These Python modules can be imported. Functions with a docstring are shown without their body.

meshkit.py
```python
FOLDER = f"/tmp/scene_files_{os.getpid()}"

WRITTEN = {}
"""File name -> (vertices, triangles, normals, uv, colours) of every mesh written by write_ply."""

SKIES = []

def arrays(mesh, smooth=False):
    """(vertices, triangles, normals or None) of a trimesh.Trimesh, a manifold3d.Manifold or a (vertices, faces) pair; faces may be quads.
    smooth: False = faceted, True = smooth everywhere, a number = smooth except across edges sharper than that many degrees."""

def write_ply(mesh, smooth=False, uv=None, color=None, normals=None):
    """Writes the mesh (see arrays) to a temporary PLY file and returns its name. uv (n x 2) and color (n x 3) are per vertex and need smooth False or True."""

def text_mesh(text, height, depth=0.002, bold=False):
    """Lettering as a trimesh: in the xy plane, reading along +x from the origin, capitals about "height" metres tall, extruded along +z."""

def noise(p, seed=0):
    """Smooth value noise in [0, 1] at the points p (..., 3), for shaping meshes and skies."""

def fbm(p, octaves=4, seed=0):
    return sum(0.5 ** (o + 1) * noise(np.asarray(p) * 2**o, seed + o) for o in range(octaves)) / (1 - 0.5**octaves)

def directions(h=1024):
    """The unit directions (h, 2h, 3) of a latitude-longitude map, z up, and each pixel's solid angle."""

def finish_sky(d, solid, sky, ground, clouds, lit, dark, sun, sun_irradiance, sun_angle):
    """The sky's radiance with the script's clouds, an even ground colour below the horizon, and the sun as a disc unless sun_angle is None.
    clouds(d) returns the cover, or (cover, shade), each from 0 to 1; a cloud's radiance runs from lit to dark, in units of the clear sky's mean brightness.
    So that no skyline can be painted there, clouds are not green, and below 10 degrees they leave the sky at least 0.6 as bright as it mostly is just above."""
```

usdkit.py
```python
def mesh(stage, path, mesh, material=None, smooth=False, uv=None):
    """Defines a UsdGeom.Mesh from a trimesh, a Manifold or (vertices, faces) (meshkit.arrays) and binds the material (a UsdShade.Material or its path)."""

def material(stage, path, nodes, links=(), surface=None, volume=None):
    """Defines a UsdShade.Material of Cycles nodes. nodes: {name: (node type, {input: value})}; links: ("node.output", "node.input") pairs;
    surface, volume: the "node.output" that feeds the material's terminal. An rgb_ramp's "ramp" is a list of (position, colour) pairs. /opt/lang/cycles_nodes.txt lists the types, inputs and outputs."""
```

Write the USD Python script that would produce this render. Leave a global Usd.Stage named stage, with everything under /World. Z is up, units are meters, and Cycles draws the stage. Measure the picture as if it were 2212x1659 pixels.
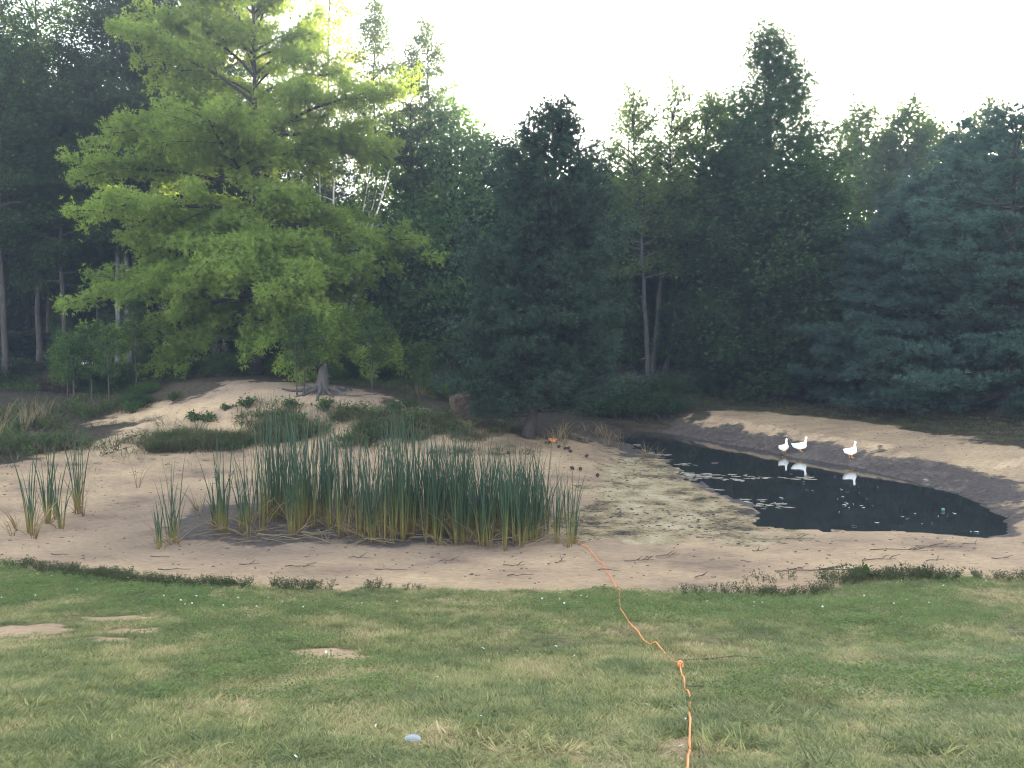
import math
import numpy as np
import trimesh
import manifold3d as m3
import shapely
from shapely.geometry import Polygon
from scipy.interpolate import RBFInterpolator, RegularGridInterpolator
import usdkit, meshkit
from pxr import Usd, UsdGeom, UsdLux, UsdShade, Sdf, Gf, Vt

stage = Usd.Stage.CreateInMemory()
UsdGeom.SetStageUpAxis(stage, 'Z')
UsdGeom.SetStageMetersPerUnit(stage, 1.0)
UsdGeom.Xform.Define(stage, '/World')
T = Sdf.ValueTypeNames
PI = math.pi

# ------------------------------------------------------------------ camera, sky, sun, exposure
CAM_H, FOC, HORIZON = 3.7, 887.0, 340.0          # metres above the water; focal length in pixels of a 1024 wide picture
PITCH = math.atan((384.0 - HORIZON) / FOC)
EXPOSURE = 3.82
SUN_AZ, SUN_EL = math.radians(19.0), math.radians(9.5)
SKY_STRENGTH, SUN_INTENSITY = 0.11, 0.75

cam = UsdGeom.Camera.Define(stage, '/World/camera')
cam.CreateHorizontalApertureAttr(36.0)
cam.CreateVerticalApertureAttr(27.0)
cam.CreateFocalLengthAttr(FOC / 1024 * 36.0)
cam.CreateExposureAttr(EXPOSURE)
cam.AddTranslateOp().Set(Gf.Vec3d(0, 0, CAM_H))
cam.AddRotateXOp().Set(90.0 - math.degrees(PITCH))

sky_look = usdkit.material(stage, '/World/Looks/sky_look', {
    'sky': ('sky_texture', {'sky_type': 'single_scattering', 'sun_disc': False, 'sun_elevation': SUN_EL, 'sun_rotation': SUN_AZ,
                            'altitude': 150.0, 'air_density': 1.0, 'aerosol_density': 1.6, 'ozone_density': 1.0}),
    'bw': ('rgb_to_bw', {}),
    'veil': ('mix', {'mix_type': 'multiply', 'fac': 1.0, 'color2': (1.03, 1.0, 1.0)}),
    'mix': ('mix', {'mix_type': 'mix', 'fac': 0.58}),
    'bg': ('background_shader', {'strength': SKY_STRENGTH})},
    [('sky.color', 'bw.color'), ('bw.val', 'veil.color1'), ('sky.color', 'mix.color1'), ('veil.color', 'mix.color2'), ('mix.color', 'bg.color')], surface='bg.background')
dome = UsdLux.DomeLight.Define(stage, '/World/sky')
dome.CreateIntensityAttr(1.0)
UsdShade.MaterialBindingAPI.Apply(dome.GetPrim()).Bind(sky_look)
dome.GetPrim().SetCustomDataByKey('kind', 'structure')

sun = UsdLux.DistantLight.Define(stage, '/World/sun')
sun.CreateNormalizeAttr(True)
sun.CreateIntensityAttr(SUN_INTENSITY)
sun.CreateAngleAttr(0.53)
sun.CreateColorAttr(Gf.Vec3f(1.0, 0.84, 0.62))
_d = np.array([math.sin(SUN_AZ) * math.cos(SUN_EL), math.cos(SUN_AZ) * math.cos(SUN_EL), math.sin(SUN_EL)])
_x = np.cross([0, 0, 1.0], _d); _x /= np.linalg.norm(_x)
_y = np.cross(_d, _x)
_m = Gf.Matrix4d(*_x, 0, *_y, 0, *_d, 0, 0, 0, 0, 1)
sun.AddTransformOp().Set(_m)

# ------------------------------------------------------------------ helpers
_used = {}
def numbered(parent, name):
    k = (parent, name)
    n = _used.get(k, 0); _used[k] = n + 1
    return f'{parent}/{name}' if n == 0 else f'{parent}/{name}_{n:03d}'

def meta(prim, label=None, cat=None, group=None, kind=None):
    for k, v in (('label', label), ('category', cat), ('group', group), ('kind', kind)):
        if v:
            prim.SetCustomDataByKey(k, v)
    return prim

def obj(name, vf, mat, parent='/World', smooth=False, kind=None, label=None, cat=None, group=None, normals=None, primvars=None):
    """One Mesh prim named name under parent from (vertices, triangles)."""
    path = numbered(str(parent), name)
    m = usdkit.mesh(stage, path, vf, mat, smooth=smooth)
    if normals is not None:
        m.CreateNormalsAttr(Vt.Vec3fArray.FromNumpy(np.asarray(normals, np.float32)))
        m.SetNormalsInterpolation('vertex')
    for k, a in (primvars or {}).items():
        UsdGeom.PrimvarsAPI(m).CreatePrimvar(k, T.FloatArray, 'vertex').Set(Vt.FloatArray.FromNumpy(np.asarray(a, np.float32)))
    meta(m.GetPrim(), label, cat, group, kind)
    return m

def place(x, loc, rotz=0.0, scale=1.0, rot=None):
    x.AddTranslateOp().Set(Gf.Vec3d(*map(float, loc)))
    if rot is not None:
        x.AddRotateXYZOp().Set(Gf.Vec3f(*map(float, rot)))
    else:
        x.AddRotateZOp().Set(math.degrees(rotz))
    s = (scale,) * 3 if np.ndim(scale) == 0 else scale
    x.AddScaleOp().Set(Gf.Vec3f(*map(float, s)))

def thing(name, label, cat, loc=(0, 0, 0), rotz=0.0, scale=1.0, group=None, rot=None):
    x = UsdGeom.Xform.Define(stage, numbered('/World', name))
    place(x, loc, rotz, scale, rot)
    meta(x.GetPrim(), label, cat, group)
    return str(x.GetPath())

UsdGeom.Xform.Define(stage, '/World/kinds').GetPrim().SetSpecifier(Sdf.SpecifierClass)
def kind_prim(name):
    """A class prim that copies reference; its children are the parts."""
    p = numbered('/World/kinds', name)
    UsdGeom.Xform.Define(stage, p)
    return p

def copy_of(kind, name, label, cat, loc, rotz=0.0, scale=1.0, group=None, rot=None):
    x = UsdGeom.Xform.Define(stage, numbered('/World', name))
    x.GetPrim().GetReferences().AddInternalReference(kind)
    x.GetPrim().SetInstanceable(True)
    place(x, loc, rotz, scale, rot)
    meta(x.GetPrim(), label, cat, group)
    return x

def unit(v):
    return v / np.maximum(np.linalg.norm(v, axis=-1, keepdims=True), 1e-9)

def cat_mesh(parts):
    V, F, n = [], [], 0
    for v, f in parts:
        V.append(v); F.append(np.asarray(f) + n); n += len(v)
    return np.vstack(V), np.vstack(F)

def tubes(paths, sides=6):
    """Tapered tubes along polylines: [(points, radii)] -> one (vertices, triangles)."""
    V, F, n = [], [], 0
    a = np.arange(sides) / sides * 2 * PI
    ca, sa = np.cos(a)[None, :, None], np.sin(a)[None, :, None]
    for p, r in paths:
        p = np.asarray(p, float); r = np.asarray(r, float)
        t = np.gradient(p, axis=0)
        t /= np.maximum(np.linalg.norm(t, axis=1, keepdims=True), 1e-9)
        ref = np.array([0, 0, 1.0]) if abs(t[0, 2]) < 0.8 else np.array([1.0, 0, 0])
        u = np.cross(t, ref); u /= np.maximum(np.linalg.norm(u, axis=1, keepdims=True), 1e-9)
        w = np.cross(t, u)
        ring = p[:, None] + r[:, None, None] * (ca * u[:, None] + sa * w[:, None])
        k = len(p)
        V.append(ring.reshape(-1, 3)); V.append(p[-1:] + t[-1:] * r[-1])
        i = np.arange(k - 1)[:, None] * sides + np.arange(sides)[None]
        j = np.arange(k - 1)[:, None] * sides + (np.arange(sides)[None] + 1) % sides
        q = np.stack([np.stack([i, j, j + sides], -1), np.stack([i, j + sides, i + sides], -1)], 0).reshape(-1, 3)
        e = (k - 1) * sides
        cap = np.stack([e + np.arange(sides), e + (np.arange(sides) + 1) % sides, np.full(sides, k * sides)], -1)
        F.append(np.vstack([q, cap]) + n)
        n += k * sides + 1
    return np.vstack(V), np.vstack(F)

def leaves(c, d, nrm, L, W, fold=0.12):
    """Folded diamond leaves with base c, axis d, normal nrm."""
    d = unit(d); s = unit(np.cross(d, nrm)); nn = np.cross(s, d)
    L = np.broadcast_to(L, len(c))[:, None]; W = np.broadcast_to(W, len(c))[:, None]
    v = np.stack([c, c + d * L * 0.45 + s * W * 0.5 + nn * L * fold, c + d * L, c + d * L * 0.45 - s * W * 0.5 + nn * L * fold], 1)
    i = np.arange(len(c))[:, None] * 4
    f = np.concatenate([i + [0, 2, 1], i + [0, 3, 2]], 1).reshape(-1, 3)
    return v.reshape(-1, 3), f

def lobed(c, d, nrm, L, rng):
    """Three-lobed leaves of three pointed triangles."""
    d = unit(d); s = unit(np.cross(d, nrm)); nn = np.cross(s, d)
    L = np.broadcast_to(L, len(c))[:, None]
    out = []
    for ang, ln in ((0.0, 1.0), (0.95, 0.8), (-0.95, 0.8)):
        e = d * math.cos(ang) + s * math.sin(ang); g = -d * math.sin(ang) + s * math.cos(ang)
        out += [c - g * L * 0.17 + e * L * .12, c + g * L * 0.17 + e * L * .12, c + e * L * ln + nn * L * (-0.12 if ang else 0.05)]
    v = np.stack(out, 1)
    i = np.arange(len(c))[:, None] * 9
    f = np.concatenate([i + [0, 1, 2], i + [3, 4, 5], i + [6, 7, 8]], 1).reshape(-1, 3)
    return v.reshape(-1, 3), f

def needles(c, axis, K, L, W, rng, spread=0.8):
    """Tufts of K needle blades round axis at every c."""
    n = len(c)
    a = np.repeat(unit(axis), K, 0); b = np.repeat(c, K, 0)
    d = unit(a + spread * unit(rng.normal(size=(n * K, 3))))
    s = unit(np.cross(d, rng.normal(size=(n * K, 3))))
    ln = (np.repeat(np.broadcast_to(L, n), K) * rng.uniform(.7, 1.15, n * K))[:, None]
    v = np.stack([b - s * W * .5, b + s * W * .5, b + d * ln], 1)
    return v.reshape(-1, 3), np.arange(n * K * 3).reshape(-1, 3)

def blades(rng, n, h, w, spread, base_r, seg=4, curl=0.6, lean=0.25):
    """Strap-like grass blades of one tuft; returns vertices, triangles, height fraction per vertex."""
    V, F, H = [], [], []
    k = 0
    for _ in range(n):
        az = rng.uniform(0, 2 * PI); az2 = az + rng.normal(0, .5)
        hh = h * rng.uniform(.5, 1.1)
        b = np.array([math.cos(az), math.sin(az), 0]) * base_r * math.sqrt(rng.uniform())
        o = np.array([math.cos(az2), math.sin(az2), 0])
        ln = abs(rng.normal(lean, lean * .5)); cu = curl * rng.uniform(.2, 1.3)
        t = np.linspace(0, 1, seg + 1)
        hor = hh * (ln * t + cu * spread * t ** 2.4)
        z = hh * (t - .35 * cu * t ** 3)
        p = b + o * hor[:, None]; p[:, 2] += z
        fa = rng.uniform(0, PI); s = np.array([math.cos(fa), math.sin(fa), 0])
        ww = w * rng.uniform(.7, 1.2) * np.clip(1.05 - t ** 2.2, .0, 1)
        a, c = p - s * ww[:, None] / 2, p + s * ww[:, None] / 2
        vv = np.empty((2 * seg + 1, 3)); vv[0:2 * seg:2] = a[:-1]; vv[1:2 * seg:2] = c[:-1]; vv[-1] = p[-1]
        f = []
        for i in range(seg - 1):
            f += [(2 * i, 2 * i + 1, 2 * i + 3), (2 * i, 2 * i + 3, 2 * i + 2)]
        f.append((2 * seg - 2, 2 * seg - 1, 2 * seg))
        V.append(vv); F.append(np.array(f) + k); k += len(vv)
        H.append(np.append(np.repeat(t[:-1], 2), 1.0))
    return np.vstack(V), np.vstack(F), np.concatenate(H)

def instancer(name, protos, pos, idx, rotz, scale, label, cat, tilt=None):
    """One 'stuff' object of many small copies: protos = [(mesh, material, primvars)]."""
    path = numbered('/World', name)
    pi = UsdGeom.PointInstancer.Define(stage, path)
    targets = []
    for k, (vf, mat, pv) in enumerate(protos):
        m = obj('tuft', vf, mat, path, primvars=pv)
        targets.append(m.GetPath())
    pi.CreatePrototypesRel().SetTargets(targets)
    pi.CreatePositionsAttr(Vt.Vec3fArray.FromNumpy(np.asarray(pos, np.float32)))
    pi.CreateProtoIndicesAttr(Vt.IntArray.FromNumpy(np.asarray(idx, np.int32)))
    h = np.asarray(rotz) / 2
    q = [Gf.Quath(float(math.cos(a)), 0, 0, float(math.sin(a))) for a in h]
    pi.CreateOrientationsAttr(Vt.QuathArray(q))
    s = np.asarray(scale, np.float32)
    if s.ndim == 1:
        s = np.repeat(s[:, None], 3, 1)
    pi.CreateScalesAttr(Vt.Vec3fArray.FromNumpy(s))
    meta(pi.GetPrim(), label, cat, None, 'stuff')
    return pi

# pixel of the 1024 x 768 picture -> a point of the place
def ray(px, py):
    u, v = (np.asarray(px, float) - 512) / FOC, (384 - np.asarray(py, float)) / FOC
    c, s = math.cos(PITCH), math.sin(PITCH)
    return u, c + s * v, -s + c * v
def at_z(px, py, z):
    X, Y, Z = ray(px, py)
    t = (np.asarray(z, float) - CAM_H) / Z
    return np.stack([X * t, Y * t, np.broadcast_to(z, np.shape(X * t))], -1)
def at_d(px, py, d):
    X, Y, Z = ray(px, py)
    t = d / Y
    return np.array([X * t, d, CAM_H + Z * t])
def o2(*pts):
    """overview pixels (2212 wide) -> 1024 wide"""
    return np.array(pts, float) * (1024 / 2212)

def smooth01(a, b, x):
    t = np.clip((x - a) / (b - a), 0, 1)
    return t * t * (3 - 2 * t)

# ------------------------------------------------------------------ terrain
ctl = [  # picture x, y, height above the water
    (-150, 768, 1.6), (200, 768, 1.6), (512, 768, 1.6), (800, 768, 1.6), (1180, 768, 1.6),
    (-200, 680, 1.27), (200, 680, 1.25), (512, 680, 1.25), (800, 680, 1.25), (1250, 680, 1.25),
    (-200, 615, .8), (100, 620, .8), (512, 622, .76), (800, 620, .76), (1250, 615, .8),
    (0, 563, .36), (93, 576, .38), (185, 586, .42), (324, 590, .44), (463, 590, .45), (602, 590, .45), (694, 593, .46), (810, 595, .47), (856, 577, .42), (926, 579, .42), (1024, 581, .42),
    (-120, 555, .35), (1150, 580, .42),
    (60, 548, .16), (200, 556, .15), (400, 563, .16), (600, 563, .17), (740, 558, .17), (850, 550, .19), (960, 555, .2), (1024, 552, .18), (1130, 552, .22),
    (300, 546, .05), (450, 549, .05), (560, 548, .05), (650, 545, .05),
    (250, 525, .04), (350, 525, .03), (450, 525, .03), (540, 528, .03), (100, 525, .06), (0, 530, .09), (-120, 520, .2),
    (100, 500, .1), (200, 490, .12), (300, 500, .08), (400, 500, .08), (500, 500, .12), (560, 500, .12),
    (200, 465, .22), (300, 460, .22), (400, 465, .25), (480, 462, .3), (0, 480, .25), (100, 460, .3),
    (528, 437, .62), (505, 440, .66), (560, 453, .42), (590, 470, .22), (560, 475, .25), (640, 490, .05), (610, 510, .05), (690, 520, .03), (620, 455, .08), (600, 440, .2),
    (150, 430, .85), (250, 425, .95), (350, 425, .95), (430, 425, .95), (150, 408, 1.3), (250, 398, 1.72), (350, 400, 1.62), (430, 402, 1.4),
    (230, 377, 2.25), (180, 384, 2.05), (280, 378, 2.2), (330, 382, 2.05), (400, 389, 1.75), (463, 414, 1.12), (495, 416, 1.08), (500, 428, .86),
    (40, 440, .6), (60, 410, 1.1), (60, 388, 1.5), (-100, 430, .8), (-100, 395, 1.4),
    (690, 412, .7), (760, 425, .6), (800, 445, .35), (850, 450, .38), (850, 437, .6), (930, 455, .45), (1024, 470, .4), (1024, 455, .66),
    (694, 403, .85), (787, 414, .8), (880, 424, .8), (1024, 444, .8), (1200, 470, .8), (1100, 500, .4), (1100, 530, .12),
    (800, 398, 1.05), (900, 408, 1.05), (1024, 418, 1.05), (600, 415, .5), (650, 405, .8)]
C = np.vstack([at_z(a, b, z) for a, b, z in ctl])
far = [(x, 44 + abs(x) * .0, 1.9) for x in (-45, -30, -18, -6, 4)] + [(x, 46, 1.55) for x in (12, 20, 30, 45)] + \
      [(x, 58, 2.3) for x in range(-60, 61, 15)] + [(x, 75, 2.5) for x in range(-75, 76, 25)] + \
      [(x, y, 1.72) for x in (-30, -15, 0, 15, 30) for y in (-8, 2)] + [(-40, 10, 1.3), (40, 10, 1.3), (-40, 25, 1.2), (40, 28, 1.2)]
C = np.vstack([C, np.array(far, float)])
rbf = RBFInterpolator(C[:, :2], C[:, 2], kernel='thin_plate_spline', smoothing=0.6)

pond = at_z(*o2((1640, 1136), (1720, 1140), (1790, 1146), (1880, 1149), (1960, 1150), (2050, 1156), (2130, 1163), (2172, 1155), (2175, 1125), (2120, 1092), (2050, 1062), (1950, 1035), (1850, 1010),
                (1770, 996), (1700, 986), (1640, 972), (1560, 958), (1490, 944), (1430, 934), (1370, 932), (1340, 940), (1330, 955), (1380, 972), (1430, 988), (1460, 1004), (1490, 1024),
                (1510, 1048), (1545, 1066), (1580, 1078), (1615, 1090), (1640, 1102), (1628, 1120)).T, 0.0)[:, :2]
lawn_px = np.array([(-260, 548), (-120, 555), (0, 563), (40, 568), (93, 576), (140, 582), (185, 586), (250, 588), (324, 591), (400, 590), (463, 591), (530, 589), (602, 590), (694, 593), (760, 594), (810, 596), (832, 588), (856, 577), (926, 579), (1024, 581), (1150, 580), (1300, 580)], float)
lawn_edge = np.vstack([at_z(a, b, z)[:2] for (a, b), z in zip(lawn_px, np.interp(lawn_px[:, 0], [-260, 0, 200, 463, 810, 856, 1300], [.35, .36, .42, .45, .47, .42, .42]))])
lawn_poly = np.vstack([[-34, lawn_edge[0, 1]], lawn_edge, [34, lawn_edge[-1, 1]], [34, -8], [-34, -8]])
flats = at_z(*np.array([(556, 548), (560, 505), (590, 480), (612, 465), (640, 452), (672, 464), (700, 488), (740, 500), (765, 512), (765, 528), (790, 536), (740, 546), (650, 550)], float).T, 0.04)[:, :2]
bed = at_z(*np.array([(150, 547), (160, 530), (205, 508), (300, 500), (420, 498), (520, 500), (560, 508), (568, 545), (480, 551), (350, 549), (250, 551)], float).T, 0.04)[:, :2]
wood_line = np.vstack([at_z(a, b, z)[:2] for a, b, z in [(-260, 470, .6), (-60, 452, .6), (20, 440, .75), (60, 425, .9), (95, 410, 1.2), (140, 396, 1.6), (190, 384, 2.05), (235, 378, 2.2), (290, 380, 2.15), (350, 386, 1.9), (420, 394, 1.6), (445, 406, 1.3), (520, 417, 1.05),
                                                          (528, 430, .7), (560, 437, .45), (610, 438, .2), (632, 432, .1), (670, 424, .3), (690, 410, .75)]])
far_lawn = np.vstack([at_z(a, b, z)[:2] for a, b, z in [(688, 409, .75), (740, 410, .8), (787, 414, .8), (830, 419, .8), (880, 425, .8), (950, 434, .8), (1024, 445, .8), (1200, 470, .8), (1400, 490, .8)]])
wood_poly = np.vstack([wood_line, far_lawn[1:] + [0, 2.5], [60, 24], [90, 24], [90, 400], [-90, 400], [-90, wood_line[0, 1]]])
farlawn_poly = np.vstack([far_lawn, [60, far_lawn[-1, 1]], [60, 50], [far_lawn[0, 0], 50]])

def sdist(poly, P):
    """Signed distance to a polygon, positive inside."""
    a, b = poly, np.roll(poly, -1, 0)
    best = np.full(len(P), 1e9)
    for p, q in zip(a, b):
        e = q - p; L = max(e @ e, 1e-9)
        t = np.clip(((P - p) @ e) / L, 0, 1)
        best = np.minimum(best, np.hypot(*(P - p - t[:, None] * e).T))
    return np.where(shapely.contains_xy(Polygon(poly).buffer(0), P[:, 0], P[:, 1]), best, -best)

def spaced(lo, hi, fine, far_end, grow=1.22):
    a = list(np.arange(lo, hi, fine)); s = fine
    while a[-1] < far_end:
        s *= grow; a.append(a[-1] + s)
    return np.array(a)
xr = spaced(0, 19, .16, 900)
xs = np.concatenate([-xr[:0:-1], xr])
ys = spaced(3, 23, .14, 23.05); ys = np.concatenate([[-300, -120, -50, -20, -8, -3, 0, 1.5], ys, spaced(ys[-1] + .2, 42, .24, 1500, 1.2)])
XX, YY = np.meshgrid(xs, ys)
P = np.stack([XX.ravel(), YY.ravel()], 1)
Pc = np.stack([np.clip(P[:, 0], -70, 70), np.clip(P[:, 1], -8, 80)], 1)
Z = rbf(Pc)
farw = smooth01(45, 70, np.hypot(P[:, 0] * .9, P[:, 1] - 10))
Z = Z * (1 - farw) + farw * np.where(P[:, 1] > 20, 2.5, 1.7)
P3 = np.column_stack([P, np.zeros(len(P))])
near = (P[:, 1] < 60) & (np.abs(P[:, 0]) < 45)
sd_pond = np.full(len(P), -50.0); sd_lawn = np.full(len(P), -50.0); sd_flat = np.full(len(P), -50.0); sd_bed = np.full(len(P), -50.0)
n1 = meshkit.fbm(P3 * .9, 4, 3) - .5; n2 = meshkit.fbm(P3 * 4.0, 3, 9) - .5; n3 = meshkit.fbm(P3 * .25, 3, 5) - .5
sd_pond[near] = sdist(pond, P[near] + np.stack([n1 * .35 + n2 * .5, np.roll(n1, 5000) * .35 + np.roll(n2, 3000) * .5], 1)[near] * (.6 + 1.2 * smooth01(17, 15, P[near][:, :1]) * 0 + .9 * (P[near][:, :1] < 6.5)))
sd_lawn = sdist(lawn_poly, P); sd_flat[near] = sdist(flats, P[near]); sd_bed[near] = sdist(bed, P[near])
sd_wood = sdist(wood_poly, P); sd_fl = sdist(farlawn_poly, P)
out = -sd_pond
low = 0.02 + 0.018 * np.clip(out, 0, 4)
Z = np.where(out > 0, np.maximum(Z, low), Z)
Z = np.where(out > 0, np.minimum(Z, 0.02 + .22 * out + .06 * out ** 2), Z)
Z = np.where(out <= 0, np.maximum(-.05 + .16 * out, -.5), Z)
bump = n2 * .035 * (near) + n1 * .05
bump = bump * np.where(sd_lawn > 0, 1.3, 1.0) + np.where(sd_wood > 1, n1 * .15, 0)
flatw = smooth01(-.4, .5, sd_flat)
Z = Z + bump * (1 - .75 * smooth01(-1.5, 0, sd_pond)) * (1 - flatw)
Z = np.where(flatw > 0, Z * (1 - flatw) + flatw * (np.minimum(Z, .020 + .035 * np.clip(out, 0, 2.5)) + n1 * .05 + .004), Z)
ZZ = Z.reshape(XX.shape)
terr = RegularGridInterpolator((ys, xs), ZZ, bounds_error=False, fill_value=2.0)
def ground_z(x, y):
    return terr(np.stack([np.broadcast_to(y, np.shape(x)), x], -1)) if np.ndim(x) else float(terr([[y, x]])[0])
def ground_at(px, py):
    """Where the ray through a pixel meets the ground."""
    X, Y, Zr = ray(px, py)
    t = np.geomspace(2.0, 140.0, 1500)
    h = CAM_H + Zr * t - ground_z(X * t, Y * t)
    k = np.argmax(h < 0)
    if k == 0:
        k = len(t) - 1
    t0, t1 = t[k - 1], t[k]
    tt = np.interp(0, [h[k], h[k - 1]], [t1, t0])
    return np.array([X * tt, Y * tt, ground_z(float(X * tt), float(Y * tt))])

# bare sandy spots in the lawn: picture x, y, half widths in metres
bare = [(14, 632, .55, .42), (111, 618, .42, .16), (125, 631, .45, .14), (118, 640, .3, .1), (322, 652, .38, .2), (348, 658, .45, .22), (715, 752, .38, .13), (560, 760, .2, .06), (812, 655, .0, .0),
        (780, 760, .28, .08), (920, 762, .25, .08), (20, 628, .3, .2), (690, 738, .2, .08)]
bw = np.zeros(len(P))
for a, b, rx, ry in bare:
    if rx:
        c = ground_at(a, b)
        bw = np.maximum(bw, np.exp(-(((P[:, 0] - c[0]) / rx) ** 2 + ((P[:, 1] - c[1]) / ry) ** 2)))
w_lawn = smooth01(-.12, .12, sd_lawn + n2 * .4 + n1 * .7) * (1 - smooth01(.25, .75, bw + n2 * .7))
w_wood = smooth01(-2.2, 1.2, sd_wood + n1 * 3.6 + 1.1 * smooth01(2, -3, P[:, 0]))
w_fl = smooth01(-.6, .6, sd_fl + n1 * 1.6)
far_side = smooth01(20, 25, P[:, 1])
right_side = smooth01(9, 12, P[:, 0]) * smooth01(15, 17, P[:, 1])
mudw = np.maximum(1.0 - smooth01(0.0, .35, out + n1 * .5), (1 - smooth01(.3, 2.3, out + n1 * 1.6)) * np.maximum(far_side, right_side))
mudw = np.maximum(mudw, smooth01(-.5, .7, sd_bed + n1 * 1.5) * .85)
mudw = mudw * (1 - w_lawn)
w_flat = smooth01(-.9, .9, sd_flat + n1 * 2.4)
wet = np.clip(1 - smooth01(0, 1.6, out + n1 * 1.2), 0, 1) * .5 + .5 * (1 - smooth01(-.3, 1.8, -sd_bed + n1))
moist = np.maximum((1 - smooth01(.0, 2.6, -sd_bed + n3 * 2)) * .8, smooth01(1.15, 2.0, Z + n1 * 1.2) * .95 * (P[:, 1] > 20))

# ------------------------------------------------------------------ materials
def look(name, nodes, links, surface):
    return usdkit.material(stage, '/World/Looks/' + name, nodes, links, surface=surface)

def leaf_look(name, cols, trans=0.35, tcol=None, rough=.6, patch=0.5, pscale=.35, spec=.25):
    """cols: dark, mid, light; varied leaf by leaf and in metre-sized patches."""
    tcol = tcol or tuple(min(1, c * 1.9) for c in cols[1])
    return look(name, {
        'g': ('geometry', {}), 'oi': ('object_info', {}),
        'n': ('noise_texture', {'scale': pscale, 'detail': 2.0}),
        'm': ('mix_float', {'fac': patch}),
        'r': ('rgb_ramp', {'ramp': [(0.1, cols[0]), (0.5, cols[1]), (0.9, cols[2])]}),
        'v': ('map_range', {'value': .5, 'from_min': 0.0, 'from_max': 1.0, 'to_min': .8, 'to_max': 1.2}),
        'h': ('hsv', {'hue': .5, 'saturation': 1.0, 'fac': 1.0}),
        'tc': ('mix', {'mix_type': 'multiply', 'fac': 1.0, 'color2': (2.1, 2.0, 1.2)}),
        'p': ('principled_bsdf', {'roughness': rough, 'specular_ior_level': spec}),
        't': ('translucent_bsdf', {}), 'x': ('mix_closure', {'fac': trans})},
        [('g.position', 'n.vector'), ('g.random_per_island', 'm.a'), ('n.fac', 'm.b'), ('m.result', 'r.fac'), ('oi.random', 'v.value'), ('v.result', 'h.value'),
         ('r.color', 'h.color'), ('h.color', 'p.base_color'), ('h.color', 'tc.color1'), ('tc.color', 't.color'), ('p.BSDF', 'x.closure1'), ('t.BSDF', 'x.closure2')], 'x.closure')

def bark_look(name, c0, c1, scale=14.0, zs=.25, rough=.9):
    return look(name, {
        'g': ('geometry', {}), 'mp': ('mapping', {'scale': (1, 1, zs)}),
        'n': ('noise_texture', {'scale': scale, 'detail': 5.0, 'roughness': .65}),
        'r': ('rgb_ramp', {'ramp': [(.3, c0), (.7, c1)]}),
        'b': ('bump', {'strength': .7, 'distance': .03}),
        'p': ('principled_bsdf', {'roughness': rough, 'specular_ior_level': .15})},
        [('g.position', 'mp.vector'), ('mp.vector', 'n.vector'), ('n.fac', 'r.fac'), ('n.fac', 'b.height'), ('b.normal', 'p.normal'), ('r.color', 'p.base_color')], 'p.BSDF')

def plain_look(name, c0, c1, scale=30.0, rough=.7, bump=.3, dist=.01, spec=.3):
    return look(name, {
        'g': ('geometry', {}), 'n': ('noise_texture', {'scale': scale, 'detail': 4.0, 'roughness': .6}),
        'r': ('rgb_ramp', {'ramp': [(.3, c0), (.7, c1)]}), 'b': ('bump', {'strength': bump, 'distance': dist}),
        'p': ('principled_bsdf', {'roughness': rough, 'specular_ior_level': spec})},
        [('g.position', 'n.vector'), ('n.fac', 'r.fac'), ('n.fac', 'b.height'), ('b.normal', 'p.normal'), ('r.color', 'p.base_color')], 'p.BSDF')

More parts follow.
